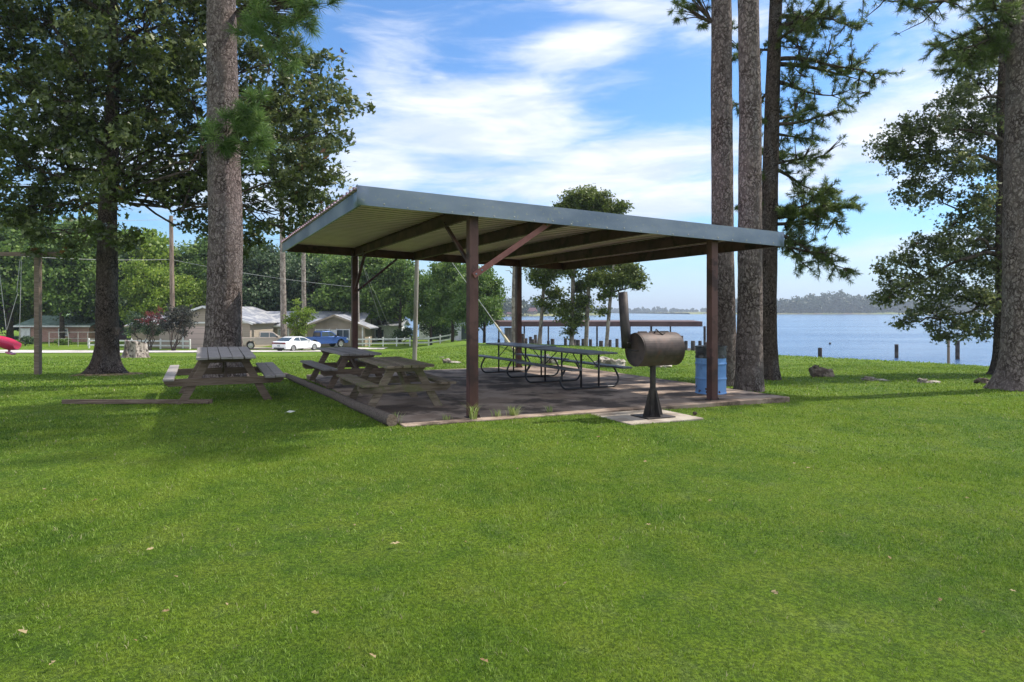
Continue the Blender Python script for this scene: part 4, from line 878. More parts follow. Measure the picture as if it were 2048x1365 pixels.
def trunk_mesh(name, pts, rs, m, parent, flare=.5, fh=.9, n=40, amp=.03, roots=5, seed=0, dz=.10):
    """pts polyline of control points (z relative), rs radii; flared, slightly lumpy foot"""
    pts = [Vector(p) for p in pts]; zs = np.array([p.z for p in pts]); Z_ = np.arange(zs[0], zs[-1]+dz, dz); vs = []
    ctr = [np.interp(Z_, zs, [p[i] for p in pts]) for i in (0, 1)]; R_ = np.interp(Z_, zs, rs)
    for i, z in enumerate(Z_):
        f = math.exp(-max(0, z-0)/fh*2.2)*flare; cx = ctr[0][i]+.02*mn.noise((z*.4, seed, 0)); cyy = ctr[1][i]+.02*mn.noise((z*.4, seed, 7))
        for j in range(n):
            a = 2*math.pi*j/n; ro_ = 1+f*(1+.35*math.cos(roots*a+seed)+.25*math.sin(3*a+seed*2)); ca, sa = math.cos(a), math.sin(a)
            ro_ *= 1+amp*(mn.noise((ca*3.5, sa*3.5, z*1.3+seed))+.8*mn.noise((ca*11, sa*11, z*4.+seed)))
            vs.append((cx+ca*R_[i]*ro_, cyy+sa*R_[i]*ro_, z))
    b = MB(); m_ = len(Z_); b.add(vs, [(i*n+j, i*n+(j+1) % n, (i+1)*n+(j+1) % n, (i+1)*n+j) for i in range(m_-1) for j in range(n)]); return b.build(name, m, parent, smooth=True)
def needles(name, T, Dr, L, wd, K, m, parent, spread=1.0):
    """tufts at T pointing along Dr: K thin needles each"""
    N = len(T); d = unit(Dr[:, None]*(.55+.5*rng.random((N, K, 1)))+rng.normal(size=(N, K, 3))*spread*.62); l = L*(.7+.4*rng.random((N, K, 1)))
    o = T[:, None]+Dr[:, None]*(rng.random((N, K, 1))-.7)*L*.55
    s_ = unit(np.cross(d, rng.normal(size=(N, K, 3))))*wd/2
    V = np.stack([o-s_, o+s_, o+d*l*.6+s_*.8-np.array([0, 0, .02])*l, o+d*l-np.array([0, 0, .12])*l, o+d*l*.6-s_*.8-np.array([0, 0, .02])*l], 2).reshape(-1, 3)
    v = np.clip(.45*rng.random((N, K))+.55*rng.random((N, 1)), 0, .985).reshape(-1); return npmesh(name, V, np.full(N*K, 5), np.arange(N*K*5), np.repeat(v, 5), m, parent)
def pine_branch(mb, T, D, p0, az_, elv, L, r0, tl=.2, dens=1., droop=.1, seed=0, tipup=.25):
    """curved limb with side shoots; needle tufts collected in T (points) and D (directions)"""
    rr = random.Random(seed); d = Vector((math.cos(az_)*math.cos(elv), math.sin(az_)*math.cos(elv), math.sin(elv))); p = Vector(p0); pts = [p.copy()]; n = 9
    for i in range(n):
        d = (d+Vector((rr.gauss(0, .13), rr.gauss(0, .13), rr.gauss(0, .09)-droop*.16+(tipup*.2 if i > 5 else 0)))).normalized(); p = p+d*(L/n); pts.append(p.copy())
    mb.tube(pts, [r0*(1-.85*i/n) for i in range(n+1)], 6)
    for i in range(2, n+1):
        for k in range(int(round(dens*(1.6 if i < n else 3)+rr.random()))):
            dd = (pts[i]-pts[i-1]).normalized(); sdv = Vector((rr.gauss(0, 1), rr.gauss(0, 1), rr.gauss(0, .8))).normalized(); e = (dd*.55+sdv*.95).normalized(); l = L*rr.uniform(.13, .36)*(1.3-i/n*.6)
            q = pts[i]; mid = q+e*l*.5+Vector((0, 0, -.03*l)); e2 = (e+Vector((rr.gauss(0, .3), rr.gauss(0, .3), rr.gauss(.1, .25)))).normalized(); tip = mid+e2*l*.5
            mb.tube([q, mid, tip], [.012+.004*L, .008+.002*L, .005], 4)
            for s_ in range(2+int(l/tl*1.1)):
                tt = 1-s_*.22; c = q.lerp(tip, max(.3, tt))+Vector((rr.gauss(0, .05), rr.gauss(0, .05), rr.gauss(0, .05)))*(l*.6); T.append(c); D.append((e2+Vector((rr.gauss(0, .5), rr.gauss(0, .5), rr.gauss(.15, .4)))).normalized())
# ================================================================ large oak
OY = 20.5; q_ = gx(214, OY); k = OY/F; oq = q_
oak = thing('oak_tree', 'large dark oak with wide leafy crown and flared trunk filling the upper left', 'tree', q_)
def rel(px, py, Yd=OY, o=None): return at(px, py, Yd)-(o if o is not None else oq)
zb = lambda py: (CAMZ-(py-HOR)*k)-q_.z
tp = trunk_mesh('trunk', [(0, 0, -.15), (0, 0, zb(600)), (.02, 0, zb(420)), (.10, .1, zb(250)), (.16, .1, zb(120)), (.0, .2, zb(-60)), (.1, .2, zb(-260))], [.33, .30, .25, .20, .15, .12, .05], 'oak_bark', oak, .95, .62, 44, .05, 5, 1)
lob = [(20, 60, 150, 0), (150, 30, 150, 1.5), (290, 50, 150, -1), (400, 40, 120, 1), (80, 190, 130, -1), (215, 190, 130, 1), (340, 190, 130, 0), (120, 310, 120, 1), (40, 330, 110, -.5), (240, 320, 100, -1.2), (350, 300, 80, .5), (540, 130, 120, 1), (600, 220, 95, 0), (560, 300, 110, 1), (650, 260, 70, -.5), (690, 215, 42, 0),
       (620, 370, 90, .5), (550, 430, 90, 1), (640, 150, 60, 1), (500, 250, 90, 1.5), (445, 350, 90, 1.5), (40, 420, 75, 0), (130, 430, 75, 1), (230, 455, 60, -1), (90, 480, 50, 0), (390, 410, 50, 1), (400, 460, 40, 1.2), (285, 370, 62, 0), (345, 385, 48, .6), (385, 350, 60, 0), (500, 480, 50, 1), (160, 500, 30, -.6), (655, 340, 50, 1), (600, 470, 40, .5), (-90, 150, 140, 0), (-100, 350, 110, 1), (470, 30, 90, 1)]
lob += [(-60, -100, 170, 0), (120, -130, 180, -1), (300, -110, 170, 1), (450, -60, 110, 0), (200, -290, 170, 0), (560, 20, 70, 1.), (120, 120, 120, 3), (330, 120, 120, 3), (200, 280, 120, 3), (560, 220, 90, 2.5)]
lobes = [(tuple(rel(px, py, OY+dz)), (r*k, r*k*.9, r*k*.85)) for px, py, r, dz in lob]
P, vv, CC = lobes_to_pts(lobes, 1950, 40, .175, .25); leaves('crown', P, .185, 'oak', 'oak_leaf', oak, vv)
b = MB()
for i, ((c, r), cc) in enumerate(zip(lobes, CC)):
    c = Vector(c); h0 = min(max(c.z-(Vector((c.x, c.y, 0)).length)*.5, zb(400)), zb(-100)); st_ = Vector((.03+.012*h0, .05, h0))
    pts = limb(b, st_, c, .03+.018*r[0], .02, .18, 8, 9, .05, i)
    for j in range(0, len(cc), 3): limb(b, pts[random.randint(5, 9)], cc[j], .018, .006, .15, 4, 4, 0, i*31+j)
b.build('branch', 'branch_bark', oak, smooth=True)
b = MB(); rr = random.Random(4); N1 = 30; vs = [(0, 0, .09)]
for i in range(1, 6):
    for j in range(N1): a = 6.283*j/N1; r_ = i/5*(1.05+.25*mn.noise((math.cos(a)*2, math.sin(a)*2, 3))); x, y = q_.x+.1+r_*math.cos(a), q_.y-.15+r_*math.sin(a)*.8; vs.append((x-q_.x, y-q_.y, zg(x, y)-q_.z+(.05 if i < 5 else -.02)))
b.add(vs, [(0, 1+j, 1+(j+1) % N1) for j in range(N1)]+[(1+(i-1)*N1+j, 1+i*N1+j, 1+i*N1+(j+1) % N1, 1+(i-1)*N1+(j+1) % N1) for i in range(1, 5) for j in range(N1)])
tag(b.build('pine_straw', 'mulch', loc=q_, smooth=True), 'dry straw and litter around the foot of the large oak', 'straw', kind='stuff')
# ================================================================ near pines
def pine(name, label, pxb, Yp, wpx, path, top, flare, seed, roots=5, bark_='pine_bark', fh=.8):
    """path: [(px,py,width px)] up the trunk; continues above the frame to 'top' metres"""
    q = gx(pxb, Yp); kk = Yp/F; t_ = thing(name, label, 'tree', q); pts = [(0, 0, -.2)]; rs = [wpx*kk/2]
    for px, py, w_ in path: v_ = at(px, py, Yp)-q; pts.append((v_.x, 0, v_.z)); rs.append(w_*kk/2)
    x1, z1 = pts[-1][0], pts[-1][2]; pts.append((x1+.1, .1, top)); rs.append(rs[-1]*.45)
    trunk_mesh('trunk', pts, rs, bark_, t_, flare, fh, 40, .035, roots, seed); return t_, q, kk
def high_crown(t_, x0, z0, z1, spread, seed, nb=26, sc=1.):
    """the upper crown of a tall pine"""
    b = MB(); T = []; D = []; rr = random.Random(seed)
    for i in range(nb):
        tt = i/nb; z = z0+(z1-z0)*tt; L = spread*(1-.6*tt)*rr.uniform(.7, 1.1); pine_branch(b, T, D, (x0, .05, z), rr.random()*6.28, .25+.3*tt, L, .05, .5, .75, .1, seed*77+i)
    return b, T, D
pA_, qA, kA = pine('pine_tree', 'large pine with thick plated trunk behind the picnic table on the grass', 446, 16.4, 66, [(449, 600, 66), (451, 480, 65), (448, 300, 61), (444, 100, 57), (443, 0, 54)], 26, .75, 2, fh=1.0)
b, T, D = high_crown(pA_, .3, 19, 25, 3.4, 5)
def spray(px, py, rpx, n, Yd, q, T, D, b, root=None, rr=random.Random(11)):
    c = at(px, py, Yd)-q; R_ = rpx*Yd/F
    for i in range(n):
        d = Vector((rr.gauss(0, 1), rr.gauss(0, .8), rr.gauss(0, .8))).normalized(); p = c+d*R_*rr.uniform(.25, 1); T.append(p); D.append((d+Vector((0, 0, .5))).normalized())
        if root is not None: b.tube([root, root.lerp(c, .6)+d*R_*.2, p], [.022, .014, .006], 4)
r1 = at(455, 285, 16.35)-qA; NT = len(T); rA = random.Random(11)
T2, D2 = [], []
for px, py, rp, n in ((500, 225, 34, 7), (520, 250, 26, 5), (480, 262, 34, 8), (510, 290, 32, 7), (440, 290, 30, 6), (405, 262, 26, 4), (500, 318, 22, 4), (455, 240, 22, 3), (515, 200, 20, 3)): spray(px, py, rp, n, 15.9, qA, T2, D2, b, r1, rA)
r2 = at(470, 25, 16.4)-qA
for px, py, rp, n in ((520, 30, 40, 7), (570, 45, 45, 9), (610, 25, 45, 9), (640, 10, 40, 7), (550, 95, 40, 7), (595, 105, 35, 6), (500, 70, 35, 5), (560, -20, 60, 9), (640, -30, 60, 9)): spray(px, py, rp, n, 15.6, qA, T2, D2, b, r2, rA)
needles('needles', np.array([tuple(t) for t in T2]), np.array([tuple(t) for t in D2]), .33, .010, 100, 'long_needle', pA_, 1.15)
needles('upper_needles', np.array([tuple(t) for t in T]), np.array([tuple(t) for t in D]), .30, .05, 12, 'needle', pA_, 1.1)
b.build('branch', 'branch_bark', pA_, smooth=True)
def crown_only(t_, zs, sp, seed, nb=24):
    b, T, D = high_crown(t_, .1, zs, zs+7, sp, seed, nb); b.build('branch', 'branch_bark', t_); needles('needles', np.array([tuple(t) for t in T]), np.array([tuple(t) for t in D]), .30, .05, 12, 'needle', t_, 1.1)
pB_, qB, kB = pine('pine_tree', 'tall straight pine, leftmost of the three trunks behind the drum', 1452, 16.2, 46, [(1447, 600, 44), (1444, 300, 42), (1442, 0, 39)], 26, .22, 3)
b, T, D = high_crown(pB_, 0, 19, 25, 3.2, 15, 20); rA = random.Random(3)
r3 = at(1424, 45, 16.2)-qB; T2, D2 = [], []
for px, py, rp, n in ((1372, 20, 26, 10), (1400, 10, 26, 9), (1355, 5, 20, 5), (1400, 48, 16, 5), (1380, -20, 40, 9), (1460, 60, 20, 5), (1472, 95, 14, 3)): spray(px, py, rp, n, 16.3, qB, T2, D2, b, r3, rA)
needles('needles', np.array([tuple(t) for t in T2]), np.array([tuple(t) for t in D2]), .16, .010, 60, 'needle', pB_, 1.1)
needles('upper_needles', np.array([tuple(t) for t in T]), np.array([tuple(t) for t in D]), .30, .05, 12, 'needle', pB_, 1.1); b.build('branch', 'branch_bark', pB_)
pC_, qC, kC = pine('pine_tree', 'thick plated pine in the middle of the three trunks, nearest the slab corner', 1499, 14.9, 54, [(1500, 600, 48), (1500, 450, 46), (1500, 250, 43), (1497, 0, 40)], 26, .12, 6); crown_only(pC_, 19, 3.0, 25)
pD_, qD, kD_ = pine('pine_tree', 'dark pine with needled branches, rightmost of the three trunks', 1537, 18.3, 36, [(1536, 600, 33), (1538, 450, 32), (1543, 250, 29), (1552, 0, 24)], 17, .38, 9, bark_='oak_bark')
b = MB(); T = []; D = []
def rD(px, py): v = at(px, py, 18.3)-qD; return v
for i, (px, py, a, e, L, dn) in enumerate([(1548, 60, -.2, .25, 2.2, 1.5), (1550, 30, .3, .2, 2.4, 1.5), (1545, 128, .1, .08, 2.9, 1.1), (1546, 120, -.35, -.02, 2.6, .9), (1545, 160, .25, -.25, 2.4, .8), (1543, 90, -1.1, .3, 1.5, 1.2), (1541, 240, .2, .12, 1.6, 1.2), (1541, 250, -.4, .0, 1.7, .9), (1540, 260, .5, -.2, 1.5, .8),
        (1538, 330, .0, .1, 1.5, 1.), (1538, 335, .5, -.1, 1.9, .9), (1537, 440, -.2, .12, 2.0, 1.7), (1537, 450, .3, .05, 2.2, 1.7), (1537, 458, .0, -.2, 2.2, 1.5), (1537, 440, -.6, .2, 1.6, 1.5), (1536, 470, .2, -.45, 2.1, .9), (1536, 480, -.3, -.4, 1.7, .8), (1538, 350, 3.0, .1, .7, .8), (1541, 240, 3.3, .1, .6, 1), (1543, 100, 2.6, .3, 1.0, 1), (1538, 400, 2.9, .0, .7, .7), (1545, 180, 1.7, .1, 1.6, 1), (1540, 300, 1.4, .1, 1.5, 1), (1537, 420, 1.5, .1, 1.5, 1),
        (1553, -20, .1, .2, 2.6, 1.2), (1553, -10, 3.0, .3, 1.5, 1.2), (1555, -80, .4, .2, 2.6, 1.2), (1555, -120, 2.4, .2, 2., 1.2), (1556, -200, .0, .2, 2.4, 1.2), (1552, 10, -1.4, .2, 2.2, 1.2), (1556, -250, 1.4, .3, 2.2, 1.2), (1556, -300, 4.4, .3, 1.8, 1.2)]):
    pine_branch(b, T, D, rD(px, py), a, e, L, .035+.012*L, .16, dn, .12, 300+i)
rA = random.Random(8); T0 = len(T)
for px, py, rp, n in ((1600, 40, 42, 26), (1640, 60, 34, 18), (1590, 100, 36, 18), (1655, 100, 26, 12), (1700, 130, 24, 10), (1650, 420, 42, 30), (1625, 450, 36, 22), (1670, 455, 30, 18), (1600, 420, 26, 10), (1590, 300, 22, 8), (1720, 190, 20, 6), (1590, 200, 26, 9), (1640, 30, 40, 14), (1580, 160, 22, 9), (1500, 380, 16, 5), (1498, 250, 12, 4))+tuple((rA.uniform(1575, 1690), rA.uniform(20, 500), rA.uniform(12, 20), rA.randint(3, 5)) for _ in range(20)):
    if px > 1505: cc_ = at(px, py, 18.1)-qD; root = min(T[:T0], key=lambda v: (v-cc_).length); spray(px, py, rp, n, 18.1, qD, T, D, b, root, rA)
needles('needles', np.array([tuple(t) for t in T]), np.array([tuple(t) for t in D]), .155, .010, 30, 'needle', pD_, 1.1); b.build('branch', 'branch_bark', pD_, smooth=True)
pE_, qE, kE = pine('pine_tree', 'big pine trunk cut by the right edge, in front of the leafy tree', 2040, 15.6, 70, [(2038, 600, 56), (2040, 400, 56), (2042, 200, 52), (2045, 0, 48)], 26, .55, 12)
b = MB(); T = []; D = []
def rE(px, py): return at(px, py, 15.6)-qE
for i, (px, py, a, e, L, dn) in enumerate([(2036, 60, 3.1, -.12, 2.1, 1.1), (2036, 55, 3.4, .12, 2.0, 1.1), (2038, 50, 2.8, -.3, 1.6, 1.), (2040, -30, 3.2, -.18, 3.6, 1.0), (2040, -60, 3.0, -.10, 3.9, .9), (2040, -30, 2.6, .1, 2.8, 1.1), (2040, -120, 3.6, .1, 3.2, 1.1), (2040, 100, 2.4, -.1, 1.3, 1), (2040, 30, 1.6, .1, 2, 1)]):
    pine_branch(b, T, D, rE(px, py), a, e, L, .03+.012*L, .15, dn, .14, 500+i)
needles('needles', np.array([tuple(t) for t in T]), np.array([tuple(t) for t in D]), .16, .009, 30, 'needle', pE_, 1.1)
b2, T, D = high_crown(pE_, 0, 22, 27, 2.6, 35, 12); needles('upper_needles', np.array([tuple(t) for t in T]), np.array([tuple(t) for t in D]), .30, .05, 12, 'needle', pE_, 1.1)
b.v and b2.v and b.add(b2.v, b2.f); b.build('branch', 'branch_bark', pE_, smooth=True)
# ================================================================ leafy tree on the right
GY = 20.; gq_ = gx(2004, GY); k = GY/F; gum = thing('leafy_tree', 'leafy broadleaf tree with dark trunk partly hidden behind the right edge pine', 'tree', gq_)
zb2 = lambda py: (CAMZ-(py-HOR)*k)-gq_.z
trunk_mesh('trunk', [(0, 0, -.1), (.02, 0, zb2(600)), (.03, 0, zb2(400)), (.08, .1, zb2(200)), (.15, .1, zb2(0)), (.2, .1, zb2(-200))], [.24, .19, .17, .13, .09, .03], 'oak_bark', gum, .5, .6, 32, .05, 4, 4)
lob = [(1905, 205, 50, 0), (1950, 160, 50, .5), (1860, 250, 50, -.5), (1800, 270, 45, 0), (1935, 260, 60, .5), (1985, 230, 50, 1), (1790, 320, 42, .3), (1850, 320, 52, 0), (1915, 330, 50, -.6), (1980, 330, 50, 1), (1765, 290, 26, 0), (1830, 385, 40, 0), (1870, 390, 34, .5), (1955, 400, 45, -.4), (1990, 410, 40, 1),
       (1925, 445, 34, 0), (1975, 470, 48, .4), (1900, 485, 40, -.6), (1850, 500, 44, 0), (1800, 525, 34, .4), (1770, 545, 26, 0), (1930, 520, 52, .8), (1985, 540, 48, 0), (1860, 560, 50, 0), (1800, 580, 42, -.3), (1765, 600, 26, 0), (1915, 590, 50, .6), (1970, 600, 44, -.5), (1860, 625, 44, .4), (1805, 640, 28, 0), (1915, 650, 38, -.4), (1965, 655, 34, .5), (1880, 668, 24, 0), (1990, 100, 60, 1), (1940, 100, 40, 1.5), (2060, 250, 70, 1), (2070, 450, 70, 1), (2060, 600, 60, .5), (2060, 80, 80, 1), (2020, -60, 90, 1)]
lobes = [(tuple(at(px, py, GY+dz)-gq_), (r*k*.86, r*k*1.05, r*k*.78)) for px, py, r, dz in lob]
P, vv, CC = lobes_to_pts(lobes, 1500, 27, .12, .25); leaves('crown', P, .125, 'star', 'gum_leaf', gum, vv)
b = MB()
limbs_ = {}
for i, (py0, ex, ey, r0) in enumerate([(285, 1900, 262, .09), (330, 1860, 300, .07), (395, 1880, 470, .06), (510, 1850, 560, .085), (500, 1930, 480, .06), (600, 1880, 640, .06), (200, 1930, 190, .05), (100, 1960, 60, .05)]):
    limbs_[i] = limb(b, Vector((.04, 0, zb2(py0))), at(ex, ey, GY)-gq_, r0, .025, .10, 8, 12, .10 if i in (0, 3) else .03, 40+i)
allp = [p for l in limbs_.values() for p in l]
for i, ((c, r), cc) in enumerate(zip(lobes, CC)):
    c = Vector(c); s_ = min(allp, key=lambda p: (p-c).length); pts = limb(b, s_, c, .03, .012, .14, 6, 6, .02, 70+i)
    for j in range(0, len(cc), 2): limb(b, pts[random.randint(3, 6)], cc[j], .010, .004, .15, 3, 3, 0, i*37+j)
b.build('branch', 'branch_bark', gum, smooth=True)
# ================================================================ middle pines by the shore
def mid_pine(label, pxb, Yp, wpx, toppx, toppy, lob, seed, m_='far_needle', bark_='pale_bark'):
    q = gx(pxb, Yp); kk = Yp/F; t_ = thing('shore_pine', label, 'tree', q); v_ = at(toppx, toppy, Yp)-q
    trunk_mesh('trunk', [(0, 0, -.2), (v_.x*.45, 0, v_.z*.5), (v_.x, 0, v_.z)], [wpx*kk/2, wpx*kk*.42, wpx*kk*.14], bark_, t_, .35, .6, 16, .04, 4, seed, .4)
    L_ = [(tuple(at(px, py, Yp+dz)-q), (r*kk*1.05, r*kk, r*kk*.72)) for px, py, r, dz in lob]
    P, vv, CC = lobes_to_pts(L_, int(sum(l[2] for l in lob)*1.7), 30, .22, .1); leaves('crown', P, .21, 'leaf', m_, t_, vv, 1.)
    b = MB()
    for i, ((c, r), cc) in enumerate(zip(L_, CC)):
        c = Vector(c); zz = min(max(c.z-.4, .8), v_.z*.97); st_ = Vector((v_.x*zz/v_.z, 0, zz)); pts = limb(b, st_, c, .07, .03, .15, 5, 6, .03, seed*9+i)
        for j in range(0, len(cc), 4): limb(b, pts[random.randint(3, 6)], cc[j], .02, .01, .1, 3, 3, 0, j)
    b.build('branch', 'branch_bark', t_); return t_
mid_pine('shore pine with darkest low crown, leftmost of the four pines at the dock', 1078, 50, 8, 1098, 480, [(1085, 560, 26, 0), (1110, 590, 20, 1), (1095, 520, 28, 0), (1075, 545, 16, -1), (1110, 540, 24, 1), (1125, 500, 20, 0), (1100, 615, 12, 0), (1082, 605, 12, 0)], 1)
mid_pine('shore pine second from the left, with low foliage hanging near the dock roof', 1143, 49, 9, 1150, 395, [(1150, 400, 24, 0), (1175, 390, 22, 1), (1140, 420, 26, 0), (1185, 415, 26, 1), (1120, 412, 14, 0), (1160, 440, 30, 1), (1140, 540, 22, 0), (1160, 575, 20, 1), (1130, 610, 18, 0), (1150, 640, 20, 0), (1165, 610, 20, 1), (1140, 665, 13, 0), (1125, 630, 14, -1)], 2)
mid_pine('shore pine third from the left, with the tallest rounded crown', 1170, 49, 9, 1188, 392, [(1170, 395, 24, 0), (1195, 400, 26, 0), (1210, 420, 24, 0), (1150, 430, 26, 1), (1190, 560, 26, 0), (1175, 520, 28, 1), (1205, 530, 24, 0), (1180, 480, 26, 0), (1165, 600, 16, 0)], 3)
mid_pine('shore pine leaning to the right, nearest the smoker chimney', 1209, 48, 8, 1240, 415, [(1240, 415, 18, 0), (1232, 432, 16, 0), (1225, 560, 24, 0), (1250, 555, 24, 0), (1268, 562, 20, 0), (1240, 530, 24, 1), (1215, 590, 16, 0), (1275, 575, 10, 0), (1262, 540, 20, 0), (1205, 620, 10, 0), (1200, 560, 20, 0)], 4)
q = gx(1027, 47); kk = 47/F; t_ = thing('bare_pine', 'thin dead trunk with bare twigs beside the rear right shelter post', 'tree', q)
trunk_mesh('trunk', [(0, 0, -.2), (.0, 0, 3), (.05, 0, 6.5)], [.15, .13, .08], 'pale_bark', t_, .3, .5, 14, .05, 4, 3, .3)
b = MB(); [limb(b, (.03, 0, z), (.03+dx, .2, z+dz), .045, .012, .15, 5, 6, .02, i) for i, (z, dx, dz) in enumerate([(5.3, -.9, 1.3), (5.6, -.5, 1.6), (4.6, .7, 1.2), (5.9, .5, 1.0), (5.0, 1.1, .5), (4.9, -.6, .3)])]; b.build('branch', 'pale_bark', t_)
# ================================================================ tall pale trunks near the houses
def tall_trunk(label, px, Yp, wb_, wt_, topx, topy, seed):
    q = gx(px, Yp); kk = Yp/F; v_ = at(topx, topy, Yp)-q; t_ = thing('pine_tree', label, 'tree', q)
    trunk_mesh('trunk', [(0, 0, -.2), (v_.x*.5, 0, v_.z*.5), (v_.x, 0, v_.z), (v_.x, 0, v_.z+8)], [wb_*kk/2, (wb_+wt_)*kk/4, wt_*kk/2, .06], 'pale_bark', t_, .25, .8, 18, .03, 4, seed, .4)
    L_ = [((v_.x+random.uniform(-1.5, 1.5), random.uniform(-1, 1), v_.z+3+i*.9), (1.6, 1.6, .9)) for i in range(7)]
    P, vv, CC = lobes_to_pts(L_, 120, 24, .28, .2); leaves('crown', P, .3, 'leaf', 'far_needle', t_, vv, 1.)
    b = MB(); [limb(b, (v_.x, 0, c[2]-.5), c, .06, .03, .1, 5, 4, 0, i) for i, (c, r) in enumerate(L_)]; b.build('branch', 'branch_bark', t_)
tall_trunk('pale thick pine trunk left of the small bright tree, by the tan pickup', 568, 78, 13, 9, 564, 440, 1)
tall_trunk('pale thinner pine trunk behind the small bright tree and the white sedan', 609, 76, 9, 8, 606, 440, 2)
# ================================================================ background trees
def proto_tree(name, label, lobn, Rw, Rh, m_, lsz, clumps, per, seed, shape='blob', cr=.5, low=.16):
    global rng
    rng = np.random.default_rng(seed); rr = random.Random(seed); t_ = thing(name, label, 'tree', (0, 0, 0)); L_ = []
    for i in range(lobn):
        a = rr.random()*6.28; h_ = rr.uniform(low+.12, .93); w_ = Rw*(1-abs(h_-.48)*1.25)*rr.uniform(.45, .85); rl = Rw*rr.uniform(.30, .48)
        L_.append(((math.cos(a)*w_, math.sin(a)*w_, h_*Rh), (rl, rl, rl*.72)))
    P, vv, CC = lobes_to_pts(L_, clumps, per, cr, .25); leaves('crown', P, lsz, shape, m_, t_, vv, .6)
    b = MB(); b.tube([(0, 0, -.3), (.1, 0, Rh*.3), (0, .1, Rh*.6), (0, 0, Rh*.85)], [.30, .22, .14, .05], 10); b.build('trunk', 'oak_bark', t_, smooth=True)
    b = MB(); [limb(b, (0, 0, max(1.3, c[2]-1.6)), c, .09, .03, .12, 5, 6, .03, i) for i, (c, r) in enumerate(L_)]; b.build('branch', 'branch_bark', t_); return t_
protos = {'mid': lambda: proto_tree('shade_tree', '', 26, 4.2, 11, 'tree_leaf', .27, 760, 26, 21, cr=.38, low=.22),
          'bright': lambda: proto_tree('shade_tree', '', 24, 4.0, 10, 'bright_leaf', .27, 700, 26, 22, cr=.36),
          'dark': lambda: proto_tree('shade_tree', '', 28, 4.2, 10, 'dark_leaf', .25, 760, 28, 23, 'blob', .38, .0),
          'mid2': lambda: proto_tree('shade_tree', '', 26, 4.5, 11, 'tree_leaf', .29, 720, 26, 24, 'blob', .40, low=.24)}
made = {}
BG = [('mid', 20, 445, 100, 'broad green tree at the far left edge behind the swing ropes'), ('bright', 60, 545, 104, 'sunny low tree left of the swing post, in front of the brick house'), ('mid2', 125, 470, 90, 'green tree with dark trunk in front of the brick house'),
      ('dark', 200, 500, 96, 'dark tree directly behind the large oak trunk'), ('bright', 275, 455, 100, 'bright yellow green tree just right of the oak trunk'), ('mid', 330, 490, 104, 'green tree behind the brown utility pole'), ('bright', 300, 520, 90, 'sunlit lower tree between oak trunk and utility pole'),
      ('mid2', 395, 525, 100, 'green tree between the utility pole and the large pine'), ('bright', 382, 550, 92, 'bright round tree above the garage roof'), ('mid', 70, 420, 112, 'tall green tree farthest back at the left'), ('mid', 165, 430, 110, 'tall green tree farthest back behind the oak'),
      ('dark', 500, 490, 96, 'dark dense tree right of the large pine, over the ranch house'), ('dark', 545, 510, 100, 'dark dense tree above the middle of the ranch house roof'), ('mid2', 590, 495, 108, 'grey green tree behind the two pale trunks'), ('dark', 625, 520, 96, 'dark tree left of the porch gable'),
      ('mid', 660, 500, 100, 'green tree above the porch gable'), ('bright', 655, 490, 112, 'bright tree top just under the left roof edge'), ('mid', 715, 495, 92, 'green tree directly behind the rear left post'), ('bright', 760, 500, 94, 'big light green tree between rear left post and leaning pole'), ('mid2', 800, 520, 90, 'green tree just left of the leaning pole'),
      ('mid2', 740, 520, 92, 'low spreading tree behind the guy wires'), ('mid', 862, 545, 84, 'green tree just right of the leaning pole'), ('mid2', 905, 520, 80, 'tree with several trunks left of the near post'), ('dark', 880, 560, 92, 'dark tree behind the right white fence'), ('mid', 948, 530, 76, 'green tree overlapping the near shelter post'), ('mid2', 968, 540, 72, 'open crowned shore tree right of the near post, over the water'),
      ('dark', -12, 520, 106, 'dark tree at the left edge behind the brick house'), ('dark', 66, 535, 112, 'dark tree farthest back between brick house and sky'), ('mid', -60, 430, 96, 'green tree cut by the left edge of the view'), ('mid2', 450, 480, 106, 'tall tree hidden mostly behind the large pine trunk'), ('mid', 240, 455, 116, 'farthest tall tree above the brown utility pole'), ('mid2', 20, 520, 104, 'lower green tree behind the pink swing')]
rr = random.Random(77); hts = {'mid': 11, 'bright': 10, 'dark': 10, 'mid2': 11}
for i, (kd, px, topy, Yb, lab) in enumerate(BG):
    x = (px-CX)*Yb/F; z0 = zg(x, Yb); z0 = max(z0, -2.5); H_ = CAMZ-(topy-HOR)*Yb/F-z0; s_ = H_/(hts[kd]*1.0)
    if kd not in made: made[kd] = protos[kd](); o = made[kd]
    else: o = dup(made[kd])
    sxy = s_*rr.uniform(.85, 1.1)*(1.0 if px < 850 else .8); o['label'] = lab; o['group'] = 'trees around the houses behind the picnic ground'
    o.location = (x, Yb, z0); o.rotation_euler.z = rr.random()*6.28; o.scale = (sxy, sxy, s_)
rng = np.random.default_rng(99)
def small_tree(name, label, px, Yp, lob, m_, bark_, lsz, n, seed, cat='tree', stems=1, shape='leaf', cr=.16):
    q = gx(px, Yp); kk = Yp/F; t_ = thing(name, label, cat, q); L_ = [(tuple(at(a, b_, Yp+dz)-q), (r*kk, r*kk, r*kk*.8)) for a, b_, r, dz in lob]
    P, vv, CC = lobes_to_pts(L_, n, 22, cr, .2); leaves('crown', P, lsz, shape, m_, t_, vv, .6); b = MB()
    for i, ((c, r), cc) in enumerate(zip(L_, CC)):
        pts = limb(b, ((i % stems-.5*(stems-1))*.15, 0, 0), c, .06, .02, .1, 6, 7, 0, seed+i)
        for j in range(0, len(cc), 2): limb(b, pts[random.randint(4, 7)], cc[j], .015, .008, .1, 3, 3, 0, j)
    b.build('trunk', bark_, t_); return t_
